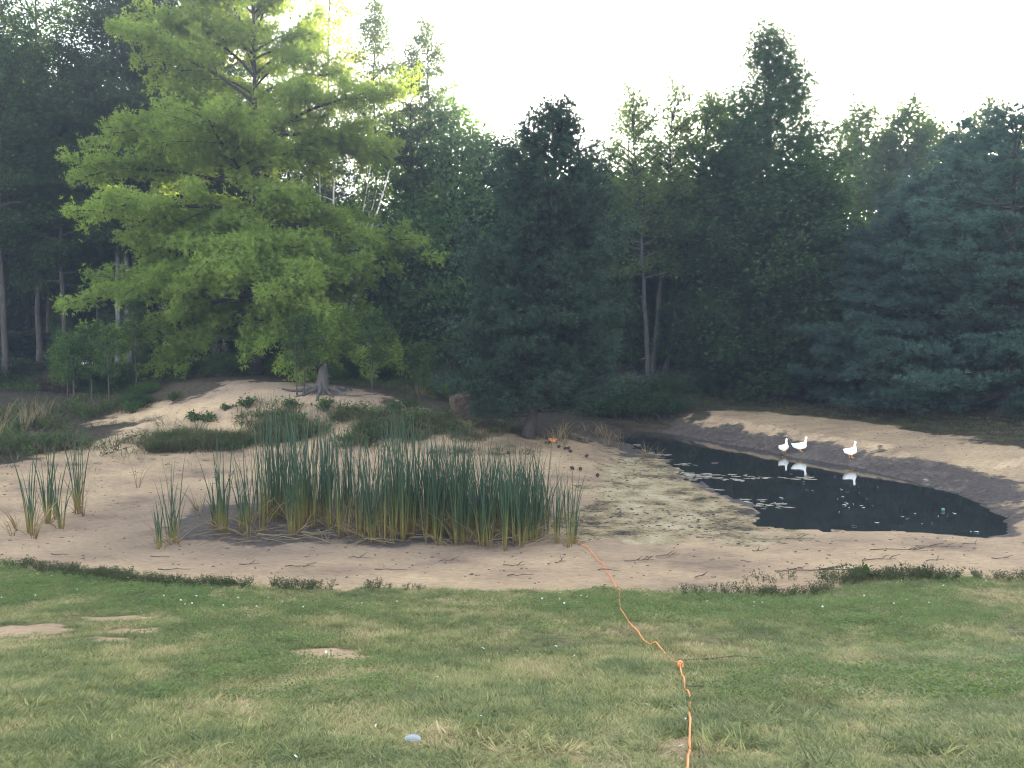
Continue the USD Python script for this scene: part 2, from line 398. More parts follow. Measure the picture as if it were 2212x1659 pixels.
def blade_look(name, stops, trans=.3, patch=None, pscale=.6, rnd=.25, rough=.55):
    """Colour runs along the blade (primvar 'along'); patch = dry colour mixed in by a noise over the place."""
    nodes = {'at': ('attribute', {'attribute': 'along'}), 'g': ('geometry', {}), 'oi': ('object_info', {}),
             'r': ('rgb_ramp', {'ramp': stops}),
             'v': ('map_range', {'value': .5, 'from_min': 0.0, 'from_max': 1.0, 'to_min': 1 - rnd, 'to_max': 1 + rnd}),
             'h': ('hsv', {'hue': .5, 'saturation': 1.0, 'fac': 1.0}),
             'p': ('principled_bsdf', {'roughness': rough, 'specular_ior_level': .3}), 't': ('translucent_bsdf', {}), 'x': ('mix_closure', {'fac': trans})}
    links = [('at.fac', 'r.fac'), ('g.random_per_island', 'v.value'), ('v.result', 'h.value'), ('h.color', 'p.base_color'), ('h.color', 't.color'), ('p.BSDF', 'x.closure1'), ('t.BSDF', 'x.closure2')]
    if patch is None:
        links.append(('r.color', 'h.color'))
    else:
        nodes |= {'n': ('noise_texture', {'scale': pscale, 'detail': 4.0, 'roughness': .6}), 'n2': ('noise_texture', {'scale': pscale * 5, 'detail': 3.0}),
                  's': ('math', {'math_type': 'multiply_add', 'value2': .35}),
                  's2': ('math', {'math_type': 'multiply_add', 'value2': .22}),
                  'k': ('map_range', {'range_type': 'smoothstep', 'from_min': .66, 'from_max': .93, 'to_min': 0.0, 'to_max': 1.0, 'clamp': True}),
                  'mx': ('mix', {'mix_type': 'mix', 'color2': patch})}
        links += [('g.position', 'n.vector'), ('g.position', 'n2.vector'), ('n2.fac', 's.value1'), ('n.fac', 's.value3'), ('g.random_per_island', 's2.value1'), ('s.value', 's2.value3'), ('s2.value', 'k.value'), ('k.result', 'mx.fac'),
                  ('r.color', 'mx.color1'), ('mx.color', 'h.color')]
    return look(name, nodes, links, 'x.closure')

def mask(nodes, links, name, attr, width=.5, noise='n1.fac'):
    """smoothstep of a primvar broken up by a noise"""
    nodes |= {name + 'a': ('attribute', {'attribute': attr}), name + 's': ('math', {'math_type': 'multiply_add', 'value2': width}),
              name + 'o': ('math', {'math_type': 'subtract', 'value2': width * .5}),
              name: ('map_range', {'range_type': 'smoothstep', 'from_min': .35, 'from_max': .65, 'to_min': 0.0, 'to_max': 1.0, 'clamp': True})}
    links += [(noise, name + 's.value1'), (name + 'a.fac', name + 's.value3'), (name + 's.value', name + 'o.value1'), (name + 'o.value', name + '.value')]

nodes = {
    'g': ('geometry', {}),
    'n1': ('noise_texture', {'scale': 3.2, 'detail': 6.0, 'roughness': .65}),
    'n2': ('noise_texture', {'scale': .55, 'detail': 4.0, 'roughness': .6}),
    'n3': ('noise_texture', {'scale': 26.0, 'detail': 4.0, 'roughness': .7}),
    'n4': ('noise_texture', {'scale': 8.0, 'detail': 5.0, 'roughness': .7}), 'n5': ('noise_texture', {'scale': 4.5, 'detail': 8.0, 'roughness': .78, 'distortion': .6}),
    'sep': ('mapping', {'scale': (1.0, 1.7, 1.0)}),
    'rs': ('rgb_ramp', {'ramp': [(.30, (.255, .18, .122)), (.47, (.43, .305, .192)), (.58, (.50, .355, .215)), (.72, (.58, .425, .26))]}),
    'rg': ('rgb_ramp', {'ramp': [(.28, (.5, .46, .42)), (.42, (.88, .87, .86)), (.55, (1.0, 1.0, 1.0)), (.72, (1.2, 1.18, 1.15))]}),
    'sand': ('mix', {'mix_type': 'multiply', 'fac': 1.0}),
    'rsp': ('rgb_ramp', {'ramp': [(.62, (0, 0, 0)), (.70, (1, 1, 1))]}),
    'spk': ('mix', {'mix_type': 'mix', 'color2': (.14, .10, .075)}),
    'spf': ('math', {'math_type': 'multiply', 'value2': .75}),
    'rm': ('rgb_ramp', {'ramp': [(.3, (.04, .034, .033)), (.5, (.085, .068, .06)), (.62, (.14, .108, .086)), (.75, (.24, .18, .135))]}),
    'ra': ('rgb_ramp', {'ramp': [(.30, (.022, .021, .022)), (.37, (.06, .052, .042)), (.43, (.17, .125, .07)), (.52, (.30, .23, .125)), (.60, (.40, .315, .18)), (.72, (.50, .41, .27))]}),
    'n6': ('noise_texture', {'scale': 1.3, 'detail': 3.0, 'roughness': .6}), 'n7': ('noise_texture', {'scale': 15.0, 'detail': 4.0, 'roughness': .75, 'distortion': .5}),
    'fc': ('math', {'math_type': 'multiply', 'value2': .42}), 'fa': ('math', {'math_type': 'multiply_add', 'value2': .85}), 'fb': ('math', {'math_type': 'multiply_add', 'value2': .55}), 'fo': ('math', {'math_type': 'subtract', 'value2': .35}),
    'wa': ('attribute', {'attribute': 'wet'}), 'wm': ('math', {'math_type': 'multiply_add', 'value2': -.17}),
    'ma': ('attribute', {'attribute': 'moist'}), 'mf': ('math', {'math_type': 'multiply'}), 'm0': ('mix', {'color2': (.17, .13, .115)}),
    'rl': ('rgb_ramp', {'ramp': [(.3, (.07, .065, .03)), (.5, (.15, .14, .06)), (.7, (.27, .22, .12))]}),
    'rw': ('rgb_ramp', {'ramp': [(.3, (.02, .016, .01)), (.5, (.05, .038, .024)), (.7, (.1, .075, .05))]}),
    'rf': ('rgb_ramp', {'ramp': [(.3, (.05, .055, .022)), (.6, (.1, .105, .04)), (.75, (.22, .18, .11))]}),
    'm1': ('mix', {}), 'm2': ('mix', {}), 'm3': ('mix', {}), 'm4': ('mix', {}), 'm5': ('mix', {}),
    'rough': ('mix_float', {'a': .92, 'b': .5}),
    'bs': ('math', {'math_type': 'multiply_add', 'value2': .5}),
    'b': ('bump', {'strength': 1.0, 'distance': .09}),
    'p': ('principled_bsdf', {'specular_ior_level': .2})}
links = [('g.position', 'n1.vector'), ('g.position', 'n2.vector'), ('g.position', 'sep.vector'), ('sep.vector', 'n3.vector'), ('sep.vector', 'n4.vector'), ('n2.fac', 'rs.fac'), ('n4.fac', 'rg.fac'),
         ('rs.color', 'sand.color1'), ('rg.color', 'sand.color2'), ('n3.fac', 'rsp.fac'), ('rsp.color', 'spf.value1'), ('spf.value', 'spk.fac'), ('sand.color', 'spk.color1'),
         ('n4.fac', 'rm.fac'), ('g.position', 'n5.vector'), ('g.position', 'n6.vector'), ('g.position', 'n7.vector'), ('n6.fac', 'fa.value1'), ('n5.fac', 'fc.value1'), ('fc.value', 'fa.value3'), ('n7.fac', 'fb.value1'), ('fa.value', 'fb.value3'), ('fb.value', 'fo.value1'), ('wa.fac', 'wm.value1'), ('fo.value', 'wm.value3'), ('wm.value', 'ra.fac'), ('n2.fac', 'mf.value1'), ('ma.fac', 'mf.value2'), ('mf.value', 'm0.fac'), ('spk.color', 'm0.color1'), ('n4.fac', 'rl.fac'), ('n4.fac', 'rw.fac'), ('n4.fac', 'rf.fac')]
for nm, at, w in (('km', 'mud', 1.3), ('ka', 'flats', .8), ('kl', 'turf', .5), ('kw', 'litter', .8), ('kf', 'bankgrass', .8)):
    mask(nodes, links, nm, at, w)
links += [('m0.color', 'm1.color1'), ('rm.color', 'm1.color2'), ('km.result', 'm1.fac'),
          ('m1.color', 'm2.color1'), ('ra.color', 'm2.color2'), ('ka.result', 'm2.fac'),
          ('m2.color', 'm3.color1'), ('rf.color', 'm3.color2'), ('kf.result', 'm3.fac'),
          ('m3.color', 'm4.color1'), ('rw.color', 'm4.color2'), ('kw.result', 'm4.fac'),
          ('m4.color', 'm5.color1'), ('rl.color', 'm5.color2'), ('kl.result', 'm5.fac'),
          ('m5.color', 'p.base_color'), ('km.result', 'rough.fac'), ('rough.result', 'p.roughness'),
          ('n3.fac', 'bs.value1'), ('n4.fac', 'bs.value3'), ('bs.value', 'b.height'), ('b.normal', 'p.normal')]
M_ground = look('ground_look', nodes, links, 'p.BSDF')

M_water = look('pond_water_look', {
    'g': ('geometry', {}), 'n': ('noise_texture', {'scale': 2.2, 'detail': 3.0}), 'b': ('bump', {'strength': .05, 'distance': .02}),
    'p': ('principled_bsdf', {'base_color': (.008, .009, .009), 'roughness': .04, 'ior': 1.33, 'specular_ior_level': .5})},
    [('g.position', 'n.vector'), ('n.fac', 'b.height'), ('b.normal', 'p.normal')], 'p.BSDF')

M_oak = leaf_look('pin_oak_leaves', [(.085, .13, .026), (.16, .22, .045), (.275, .31, .075)], .42, patch=.55, pscale=.5)
M_dark = leaf_look('woodland_leaves', [(.022, .045, .014), (.036, .068, .02), (.06, .10, .028)], .35)
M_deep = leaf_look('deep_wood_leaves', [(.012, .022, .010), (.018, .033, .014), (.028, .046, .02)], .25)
M_mid = leaf_look('maple_leaves', [(.03, .06, .022), (.05, .09, .03), (.075, .125, .04)], .38)
M_olive = leaf_look('aspen_leaves', [(.045, .075, .025), (.075, .11, .036), (.13, .14, .045)], .45)
M_gold = leaf_look('turning_leaves', [(.10, .12, .02), (.20, .18, .025), (.34, .22, .03)], .5)
M_shrub = leaf_look('shrub_leaves', [(.035, .065, .016), (.055, .10, .024), (.085, .14, .035)], .35, pscale=.8)
M_greyshrub = leaf_look('grey_green_leaves', [(.05, .075, .05), (.085, .115, .08), (.13, .16, .12)], .3, pscale=.8)
M_redshrub = leaf_look('bronze_leaves', [(.04, .03, .025), (.075, .05, .04), (.10, .085, .05)], .3, pscale=.8)
M_pine = leaf_look('pine_needles', [(.02, .044, .03), (.036, .07, .048), (.066, .11, .078)], .2, patch=.6, pscale=.7, spec=.3)
M_wpine = leaf_look('white_pine_needles', [(.026, .052, .045), (.05, .093, .08), (.09, .143, .12)], .2, patch=.6, pscale=.7, spec=.3)
B_grey = bark_look('grey_bark', (.05, .048, .048), (.125, .12, .118))
B_slate = bark_look('slate_bark', (.016, .0155, .016), (.048, .046, .047))
B_dark = bark_look('dark_bark', (.02, .0175, .0165), (.058, .051, .048))
B_birch = look('birch_bark', {
    'g': ('geometry', {}), 'mp': ('mapping', {'scale': (1, 1, 4.0)}), 'n': ('noise_texture', {'scale': 2.2, 'detail': 4.0, 'roughness': .7}),
    'r': ('rgb_ramp', {'ramp': [(.36, (.06, .055, .05)), (.44, (.5, .48, .45)), (.7, (.68, .66, .62))]}), 'p': ('principled_bsdf', {'roughness': .7, 'specular_ior_level': .25})},
    [('g.position', 'mp.vector'), ('mp.vector', 'n.vector'), ('n.fac', 'r.fac'), ('r.color', 'p.base_color')], 'p.BSDF')
B_pine = bark_look('pine_bark', (.014, .012, .0115), (.042, .035, .032), 9.0, .4)
M_cattail = blade_look('cattail_leaves', [(0.0, (.22, .16, .05)), (.12, (.27, .22, .055)), (.26, (.12, .145, .045)), (.40, (.042, .082, .04)), (.8, (.05, .092, .054)), (1.0, (.085, .115, .07))], .25, rnd=.3)
M_drycat = blade_look('dry_cattail_leaves', [(0.0, (.10, .07, .045)), (.2, (.28, .20, .10)), (1.0, (.36, .28, .17))], .25, rnd=.3)
M_grass = look('lawn_grass_blades', {
    'at': ('attribute', {'attribute': 'along'}), 'g': ('geometry', {}), 'oi': ('object_info', {}), 'sc': ('math', {'math_type': 'multiply_add', 'value2': .26}),
    'tv': ('map_range', {'value': .5, 'from_min': 0.0, 'from_max': 1.0, 'to_min': .62, 'to_max': 1.3}), 'hv': ('hsv', {'hue': .5, 'saturation': 1.0, 'fac': 1.0}), 'nc': ('math', {'math_type': 'multiply_add', 'value2': 1.35, 'value3': -.175}), 'wn': ('white_noise_texture', {'dimensions': '1D'}),
    'na': ('noise_texture', {'scale': 1.0, 'detail': 6.0, 'roughness': .68}), 'nb': ('noise_texture', {'scale': 2.6, 'detail': 3.0, 'roughness': .6}), 'off': ('mapping', {'location': (13.0, 7.0, 3.0)}),
    'sa': ('math', {'math_type': 'multiply_add', 'value2': .45}), 'sb': ('math', {'math_type': 'multiply_add', 'value2': .30}), 'so': ('math', {'math_type': 'subtract', 'value2': .445}),
    'rp': ('rgb_ramp', {'ramp': [(.22, (.12, .155, .055)), (.35, (.18, .21, .07)), (.46, (.26, .27, .10)), (.55, (.34, .31, .135)), (.65, (.42, .345, .19)), (.82, (.5, .40, .25))]}),
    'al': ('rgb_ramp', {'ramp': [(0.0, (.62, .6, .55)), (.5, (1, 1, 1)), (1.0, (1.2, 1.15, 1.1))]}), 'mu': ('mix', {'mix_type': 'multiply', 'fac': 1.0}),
    'p': ('principled_bsdf', {'roughness': .55, 'specular_ior_level': .3}), 't': ('translucent_bsdf', {}), 'x': ('mix_closure', {'fac': .4})},
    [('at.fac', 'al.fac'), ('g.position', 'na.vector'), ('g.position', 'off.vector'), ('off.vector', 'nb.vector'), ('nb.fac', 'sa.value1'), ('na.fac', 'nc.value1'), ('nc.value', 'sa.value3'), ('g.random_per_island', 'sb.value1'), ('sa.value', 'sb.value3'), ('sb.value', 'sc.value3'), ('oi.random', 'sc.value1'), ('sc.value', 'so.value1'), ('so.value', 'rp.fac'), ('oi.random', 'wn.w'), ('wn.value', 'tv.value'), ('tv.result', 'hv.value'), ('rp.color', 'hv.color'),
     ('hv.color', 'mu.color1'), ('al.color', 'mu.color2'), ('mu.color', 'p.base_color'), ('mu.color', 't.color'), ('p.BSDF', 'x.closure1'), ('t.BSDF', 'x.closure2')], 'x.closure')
M_clover = leaf_look('clover_leaves', [(.075, .12, .038), (.125, .18, .055), (.18, .235, .08)], .38, pscale=1.5)
M_weed = leaf_look('edge_weed_leaves', [(.035, .052, .02), (.06, .06, .028), (.095, .05, .035)], .25, pscale=1.2)
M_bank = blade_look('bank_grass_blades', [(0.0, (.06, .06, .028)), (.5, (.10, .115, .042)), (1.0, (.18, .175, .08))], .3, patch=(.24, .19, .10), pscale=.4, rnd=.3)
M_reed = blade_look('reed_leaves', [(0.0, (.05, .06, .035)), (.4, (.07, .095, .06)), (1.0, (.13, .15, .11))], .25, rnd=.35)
M_straw = blade_look('straw_stems', [(0.0, (.16, .12, .07)), (1.0, (.34, .27, .17))], .2, rnd=.35)
M_white = plain_look('white_feathers', (.78, .78, .76), (.84, .84, .82), 20, .75, .1)
M_orangeleg = plain_look('orange_skin', (.55, .22, .05), (.62, .28, .07), 40, .6, .1)
M_eye = plain_look('dark_eye', (.01, .01, .01), (.015, .015, .015), 40, .2, .0)
M_cord = plain_look('orange_cord', (.62, .19, .06), (.72, .26, .09), 40, .5, .1)
M_hay = plain_look('old_straw', (.035, .026, .02), (.085, .064, .048), 28, .95, .9, .03, .1)
M_stump = bark_look('weathered_wood', (.025, .023, .022), (.085, .078, .074), 10, .3)
M_stone = plain_look('pale_stone', (.17, .185, .195), (.27, .29, .30), 9, .8, .4, .01)
M_stick = plain_look('dry_twigs', (.05, .037, .028), (.12, .09, .065), 20, .9, .4)
M_cone = plain_look('cone_scales', (.014, .01, .008), (.035, .025, .018), 60, .85, .8)
M_lid = plain_look('white_plastic', (.72, .73, .68), (.8, .8, .76), 8, .5, .05)
M_drum = plain_look('grey_drum', (.085, .075, .085), (.12, .108, .118), 8, .6, .1)
M_logend = plain_look('cut_wood', (.30, .16, .10), (.40, .23, .15), 12, .8, .3)
M_petal = plain_look('clover_heads', (.40, .41, .37), (.5, .5, .46), 60, .8, .2)
M_algae = plain_look('dried_algae', (.02, .019, .018), (.06, .055, .045), 9, .8, .4)
M_scum = plain_look('pond_scum_look', (.13, .115, .085), (.30, .265, .20), 7, .7, .3)
M_ball = plain_look('green_ball', (.04, .11, .09), (.055, .14, .11), 10, .4, .0)

# ------------------------------------------------------------------ ground sheets and water
ii = np.arange(XX.size).reshape(XX.shape)
q = np.stack([ii[:-1, :-1], ii[:-1, 1:], ii[1:, 1:], ii[1:, :-1]], -1).reshape(-1, 4)
gy, gx = np.gradient(ZZ, ys, xs)
NN = unit(np.stack([-gx, -gy, np.ones_like(gx)], -1)).reshape(-1, 3)
VV = np.stack([XX, YY, ZZ], -1).reshape(-1, 3)
zone = np.zeros(len(P), int)                                   # 0 sand, 1 lawn, 2 forest floor, 3 far bank lawn
zone[w_fl > .5] = 3
zone[(w_wood > .5)] = 2
zone[sd_lawn > 0] = 1
zf = zone[q].max(1)
for k, nm, lb in ((0, 'sandy_shore', 'pale sand shore and mound round the pond, dark mud at the waterline'), (1, 'lawn_ground', 'sloping ground under the mown grass in front'),
                  (2, 'forest_floor', 'dark leaf-littered forest floor under the trees'), (3, 'bank_ground', 'low bank between the far sand and the pines')):
    qq = q[zf == k]
    idx, inv = np.unique(qq, return_inverse=True)
    f = inv.reshape(-1, 4)
    obj(nm, (VV[idx], np.vstack([f[:, [0, 1, 2]], f[:, [0, 2, 3]]])), M_ground, kind='structure', label=lb, normals=NN[idx],
        primvars={'mud': mudw[idx], 'flats': w_flat[idx], 'turf': w_lawn[idx], 'litter': w_wood[idx], 'bankgrass': w_fl[idx], 'wet': wet[idx], 'moist': moist[idx]})
hull = np.array(Polygon(np.vstack([pond, flats])).convex_hull.buffer(1.2).exterior.coords)[:-1] if False else np.array(shapely.geometry.MultiPoint(np.vstack([pond, flats])).convex_hull.buffer(.6).exterior.coords)[:-1]
wv, wf = trimesh.creation.triangulate_polygon(Polygon(hull), engine='earcut')
obj('pond_water', (np.column_stack([wv, np.zeros(len(wv))]), wf if np.cross(wv[wf[0, 1]] - wv[wf[0, 0]], wv[wf[0, 2]] - wv[wf[0, 0]]) > 0 else wf[:, ::-1]), M_water, kind='structure', label='still dark pond water reflecting the trees')

HAZE = 0.00065
M_haze = usdkit.material(stage, '/World/Looks/haze_look', {'v': ('principled_volume', {'color': (.58, .72, 1.0), 'density': HAZE, 'anisotropy': .25})}, [], volume='v.volume')
hz = trimesh.creation.box(bounds=[[-2400, -700, -2.0], [2400, 3200, 32.0]])
obj('haze', (hz.vertices, hz.faces), M_haze, kind='stuff', label='thin evening haze between the trees', cat='haze')

# ------------------------------------------------------------------ trees
def trunk_path(rng, H, r0, lean=(0, 0), wander=.25, n=14, flare=1.5, top=.015, bow=1.2):
    t = np.linspace(0, 1, n)
    w = np.cumsum(rng.normal(0, wander / n, (n, 2)), 0); w -= w[0]
    p = np.column_stack([lean[0] * t ** bow * H + w[:, 0] * (H / 8), lean[1] * t ** bow * H + w[:, 1] * (H / 8), t * H - .12])
    r = r0 * (1 - t) ** .85 + top
    r[0] *= flare; r[1] *= 1.08
    return p, r

def broadleaf(seed, H, r0, base, prof, elev, n_prim, n_leaf, leaf, bark, leafmat, lean=(0, 0), droop=.12, flat=.10, hspread=.3, wander=.3, shape='diamond', sec=7, seclen=.42, twist=.25, name='tree', stems=None, limb=.30, sides=8, bias=1.0, lvar=.72, ejit=.1):
    """A class prim with trunk, branches and crown. prof(t), elev(t) over the crown's height 0..1."""
    rng = np.random.default_rng(seed)
    stems = stems or [(lean, 1.0, (0, 0))]
    trunks, limbs, C_, D_ = [], [], [], []
    for (ln, hs, off) in stems:
        tp, tr = trunk_path(rng, H * hs, r0 * (1 if len(stems) == 1 else .8), ln, wander)
        tp[:, :2] += off
        trunks.append((tp, tr))
        zt = np.linspace(0, 1, len(tp))
        npri = max(6, int(n_prim / len(stems)))
        for i in range(npri):
            u = ((i + rng.uniform(.1, .9)) / npri) ** bias
            th = base + (1 - base) * u * .985
            st = np.array([np.interp(th, zt, tp[:, k]) for k in range(3)])
            rr = np.interp(th, zt, tr)
            az = i * 2.399 + rng.normal(0, .35)
            L = prof(u) * rng.uniform(lvar, 1.15) * (1 if len(stems) == 1 else .7)
            e = elev(u) + rng.normal(0, ejit)
            s = np.linspace(0, 1, 7)
            hor = np.array([math.cos(az), math.sin(az)])
            side = np.array([-hor[1], hor[0]])
            bend = rng.normal(0, twist) * L * .3
            p = np.zeros((7, 3))
            p[:, :2] = st[:2] + hor * (s * L * math.cos(e))[:, None] + side * (bend * s ** 2)[:, None]
            p[:, 2] = st[2] + s * L * math.sin(e) - droop * L * s ** 2.2 + rng.normal(0, .02 * L, 7) * s
            limbs.append((p, max(.012, min(rr * .8, limb * rr + .012 * L)) * (1 - .88 * s) + .006))
            ns = max(3, int(sec * (.5 + L / 4)))
            for j in range(ns):
                q0 = .22 + .78 * (j + rng.uniform()) / ns
                b = np.array([np.interp(q0, s, p[:, k]) for k in range(3)])
                a2 = az + (1 if j % 2 else -1) * rng.uniform(.5, 1.15)
                l2 = L * seclen * (1.15 - .75 * q0) * rng.uniform(.6, 1.2) + .25
                e2 = e * .5 + rng.normal(0, .2)
                s2 = np.linspace(0, 1, 4)
                d2 = np.array([math.cos(a2) * math.cos(e2), math.sin(a2) * math.cos(e2), math.sin(e2)])
                pp = b + d2 * (s2 * l2)[:, None]
                pp[:, 2] -= droop * .8 * l2 * s2 ** 2
                limbs.append((pp, np.array([.014, .010, .007, .004]) * (1 + L * .12)))
                m = max(4, int(l2 * n_leaf))
                w = rng.uniform(.08, 1.05, m)
                c = b + d2 * (w * l2)[:, None]
                c[:, 2] -= droop * .8 * l2 * w ** 2
                sg = hspread * (.35 + .65 * np.sin(np.clip(w, 0, 1) * PI) ** .7)
                c += rng.normal(size=(m, 3)) * np.stack([sg, sg, np.full(m, flat)], 1)
                C_.append(c); D_.append(np.tile(d2, (m, 1)))
    C_, D_ = np.vstack(C_), np.vstack(D_)
    n = len(C_)
    D_ = unit(D_ * .5 + unit(rng.normal(size=(n, 3))) * .8 + [0, 0, -.3])
    N_ = unit(np.array([0, 0, 1.0]) + .75 * rng.normal(size=(n, 3)))
    Ls = leaf * rng.uniform(.7, 1.25, n)
    crown = lobed(C_, D_, N_, Ls, rng) if shape == 'lobed' else leaves(C_, D_, N_, Ls, Ls * .62)
    k = kind_prim(name)
    for tp, tr in trunks:
        obj('trunk', tubes([(tp, tr)], sides), bark, k, smooth=True)
    obj('branches', tubes(limbs, 4), bark, k)
    obj('crown', crown, leafmat, k, kind='stuff')
    return k, n

def pine(seed, H, r0, base, prof, elev, whorl, per, tuft_per_m, L, W, K, bark, mat, lean=(0, 0), upcurve=.25, flat=.06, name='pine', sec=8, seclen=.36, inner=.3, spread=.8, droop=0.0, up=.35):
    rng = np.random.default_rng(seed)
    tp, tr = trunk_path(rng, H, r0, lean, .15, bow=.65)
    zt = np.linspace(0, 1, len(tp))
    limbs, C_, A_ = [], [], []
    for w in range(whorl):
        u = (w + .5) / whorl
        th = base + (1 - base) * u * .98
        st = np.array([np.interp(th, zt, tp[:, k]) for k in range(3)])
        for i in range(per):
            az = w * 1.1 + i * 2 * PI / per + rng.normal(0, .25)
            Lb = prof(u) * rng.uniform(.7, 1.15)
            e = elev(u) + rng.normal(0, .1)
            s = np.linspace(0, 1, 7)
            b0 = st + [0, 0, rng.normal(0, .12)]
            hor = np.array([math.cos(az), math.sin(az)])
            p = np.zeros((7, 3))
            p[:, :2] = b0[:2] + hor * (s * Lb * math.cos(e))[:, None]
            p[:, 2] = b0[2] + s * Lb * math.sin(e) + upcurve * Lb * (s ** 2.2) - droop * Lb * np.sin(s * PI) * .5
            limbs.append((p, (.010 + .014 * Lb) * (1 - .85 * s) + .004))
            ns = max(3, int(sec * (.4 + Lb / 3)))
            for j in range(ns + 1):
                if j == ns:
                    q0, a2, l2 = .8, az, Lb * .22
                else:
                    q0 = inner + (1 - inner) * (j + rng.uniform()) / ns
                    a2 = az + (1 if j % 2 else -1) * rng.uniform(.5, 1.1)
                    l2 = Lb * seclen * (1.2 - .85 * q0) * rng.uniform(.6, 1.2) + .12
                bb = np.array([np.interp(q0, s, p[:, k]) for k in range(3)])
                e2 = rng.normal(.12, .15) + upcurve * .5
                d2 = np.array([math.cos(a2) * math.cos(e2), math.sin(a2) * math.cos(e2), math.sin(e2)])
                limbs.append((np.stack([bb, bb + d2 * l2 * .5, bb + d2 * l2]), np.array([.012, .008, .004])))
                m = max(3, int(l2 * tuft_per_m))
                ww = rng.uniform(.42, 1.05, m)
                c = bb + d2 * (ww * l2)[:, None]
                sg = .10 + .08 * l2
                c += rng.normal(size=(m, 3)) * [sg, sg, flat]
                C_.append(c)
                A_.append(unit(np.tile(d2, (m, 1)) * .8 + [0, 0, up] + rng.normal(0, .35, (m, 3))))
    C_, A_ = np.vstack(C_), np.vstack(A_)
    k = kind_prim(name)
    obj('trunk', tubes([(tp, tr)], 9), bark, k, smooth=True)
    obj('branches', tubes(limbs, 4), bark, k)
    obj('crown', needles(C_, A_, K, L, W, rng, spread), mat, k, kind='stuff')
    return k, len(C_) * K

interp = lambda xs_, ys_: (lambda u: float(np.interp(u, xs_, ys_)))
counts = {}
B_oak = bark_look('oak_bark', (.018, .016, .015), (.05, .045, .042))
K_OAK, counts['oak'] = broadleaf(11, 19.0, .24, .135, interp([0, .08, .18, .38, .62, .82, 1], [5.6, 7.6, 7.8, 7.0, 6.0, 4.6, 1.6]), interp([0, .1, .25, .45, .7, 1], [-.25, -.10, .08, .30, .7, 1.1]),
                                 84, 100, .20, B_oak, M_oak, droop=.19, flat=.17, hspread=.30, lvar=.5, twist=.9, ejit=.2, shape='lobed', name='pin_oak', sec=5.5, seclen=.52, wander=.1, bias=1.15, limb=.13)
K_PINE, counts['pine'] = pine(21, 12.4, .20, .09, interp([0, .1, .3, .55, .8, 1], [2.7, 3.5, 3.5, 3.0, 2.0, .8]), interp([0, .3, .7, 1], [-.14, .08, .5, 1.2]), 26, 7, 20, .20, .030, 14, B_pine, M_pine, lean=(.10, .0), upcurve=.26, flat=.12, name='black_pine', sec=7.5, inner=.22)
K_WP1, counts['wp1'] = pine(31, 11.5, .22, .05, interp([0, .12, .4, .7, 1], [5.0, 5.8, 5.0, 3.2, .6]), interp([0, .3, .7, 1], [-.12, .0, .2, .9]), 13, 8, 24, .24, .034, 13, B_pine, M_wpine, upcurve=.10, flat=.07, name='white_pine', sec=6, seclen=.34, droop=.1)
K_WP2, counts['wp2'] = pine(32, 11.5, .22, .04, interp([0, .12, .4, .7, 1], [5.0, 5.6, 5.0, 3.6, .8]), interp([0, .3, .7, 1], [-.14, .0, .2, .9]), 12, 8, 24, .24, .034, 13, B_pine, M_wpine, upcurve=.12, flat=.07, name='white_pine', sec=6, seclen=.34, droop=.12)
K_MAPLE, counts['maple'] = broadleaf(41, 17.5, .26, .06, interp([0, .1, .3, .55, .75, .9, 1], [3.6, 4.8, 4.8, 4.2, 2.7, 1.5, .4]), interp([0, .3, .7, 1], [.1, .45, .8, 1.25]), 110, 100, .17, B_dark, M_mid, droop=.10, flat=.42, hspread=.42, shape='lobed', name='maple', sec=5, seclen=.45)
# tall woodland trees: bare lower trunk, leafy top
K_W = []
for sd, Hh, bs, nl, mt, bk in ((51, 24, .34, 9, M_dark, B_grey), (52, 23, .28, 10, M_dark, B_dark), (53, 25, .42, 8, M_dark, B_dark)):
    k, counts['w%d' % sd] = broadleaf(sd, Hh, .17, bs, interp([0, .2, .5, .8, 1], [2.4, 3.6, 3.8, 2.6, .6]), interp([0, .4, 1], [.05, .4, 1.1]), 50, nl * 6.5, .20, bk, mt, droop=.14, flat=.26, hspread=.35, name='woodland_tree', sec=5, wander=.35)
    K_W.append(k)
K_D = []                                                          # denser, leafy to the ground
M_soft = leaf_look('soft_green_leaves', [(.045, .085, .03), (.075, .13, .045), (.11, .17, .06)], .38)
for sd, Hh, mt in ((61, 15, M_dark), (62, 13, M_mid), (63, 14, M_deep), (64, 13, M_soft)):
    k, counts['d%d' % sd] = broadleaf(sd, Hh, .16, .10, interp([0, .2, .5, .8, 1], [2.8, 3.6, 3.4, 2.5, .8]), interp([0, .4, 1], [.1, .5, 1.15]), 54, 105 if sd < 63 else 75, .21, B_dark, mt, droop=.10, flat=.42, hspread=.45, name='leafy_tree', sec=5)
    K_D.append(k)
K_ASP, counts['asp'] = broadleaf(71, 15, .13, .38, interp([0, .3, .6, 1], [2.2, 2.8, 2.5, .7]), interp([0, .5, 1], [.2, .5, 1.2]), 44, 80, .16, B_slate, M_olive, droop=.1, flat=.2, hspread=.28, name='aspen', sec=4, wander=.5)
K_SPARSE, counts['sparse'] = broadleaf(72, 19, .12, .55, interp([0, .3, .6, 1], [1.6, 2.0, 1.6, .4]), interp([0, .5, 1], [.2, .5, 1.2]), 30, 150, .16, B_slate, M_olive, droop=.1, flat=.15, hspread=.26, name='slender_tree', sec=4, wander=.5)
K_POP, counts['pop'] = broadleaf(73, 15, .14, .22, interp([0, .3, .6, 1], [2.6, 3.0, 2.5, .6]), interp([0, .5, 1], [.6, .9, 1.35]), 50, 120, .18, B_grey, M_olive, droop=.0, flat=.3, hspread=.22, name='poplar', sec=4)
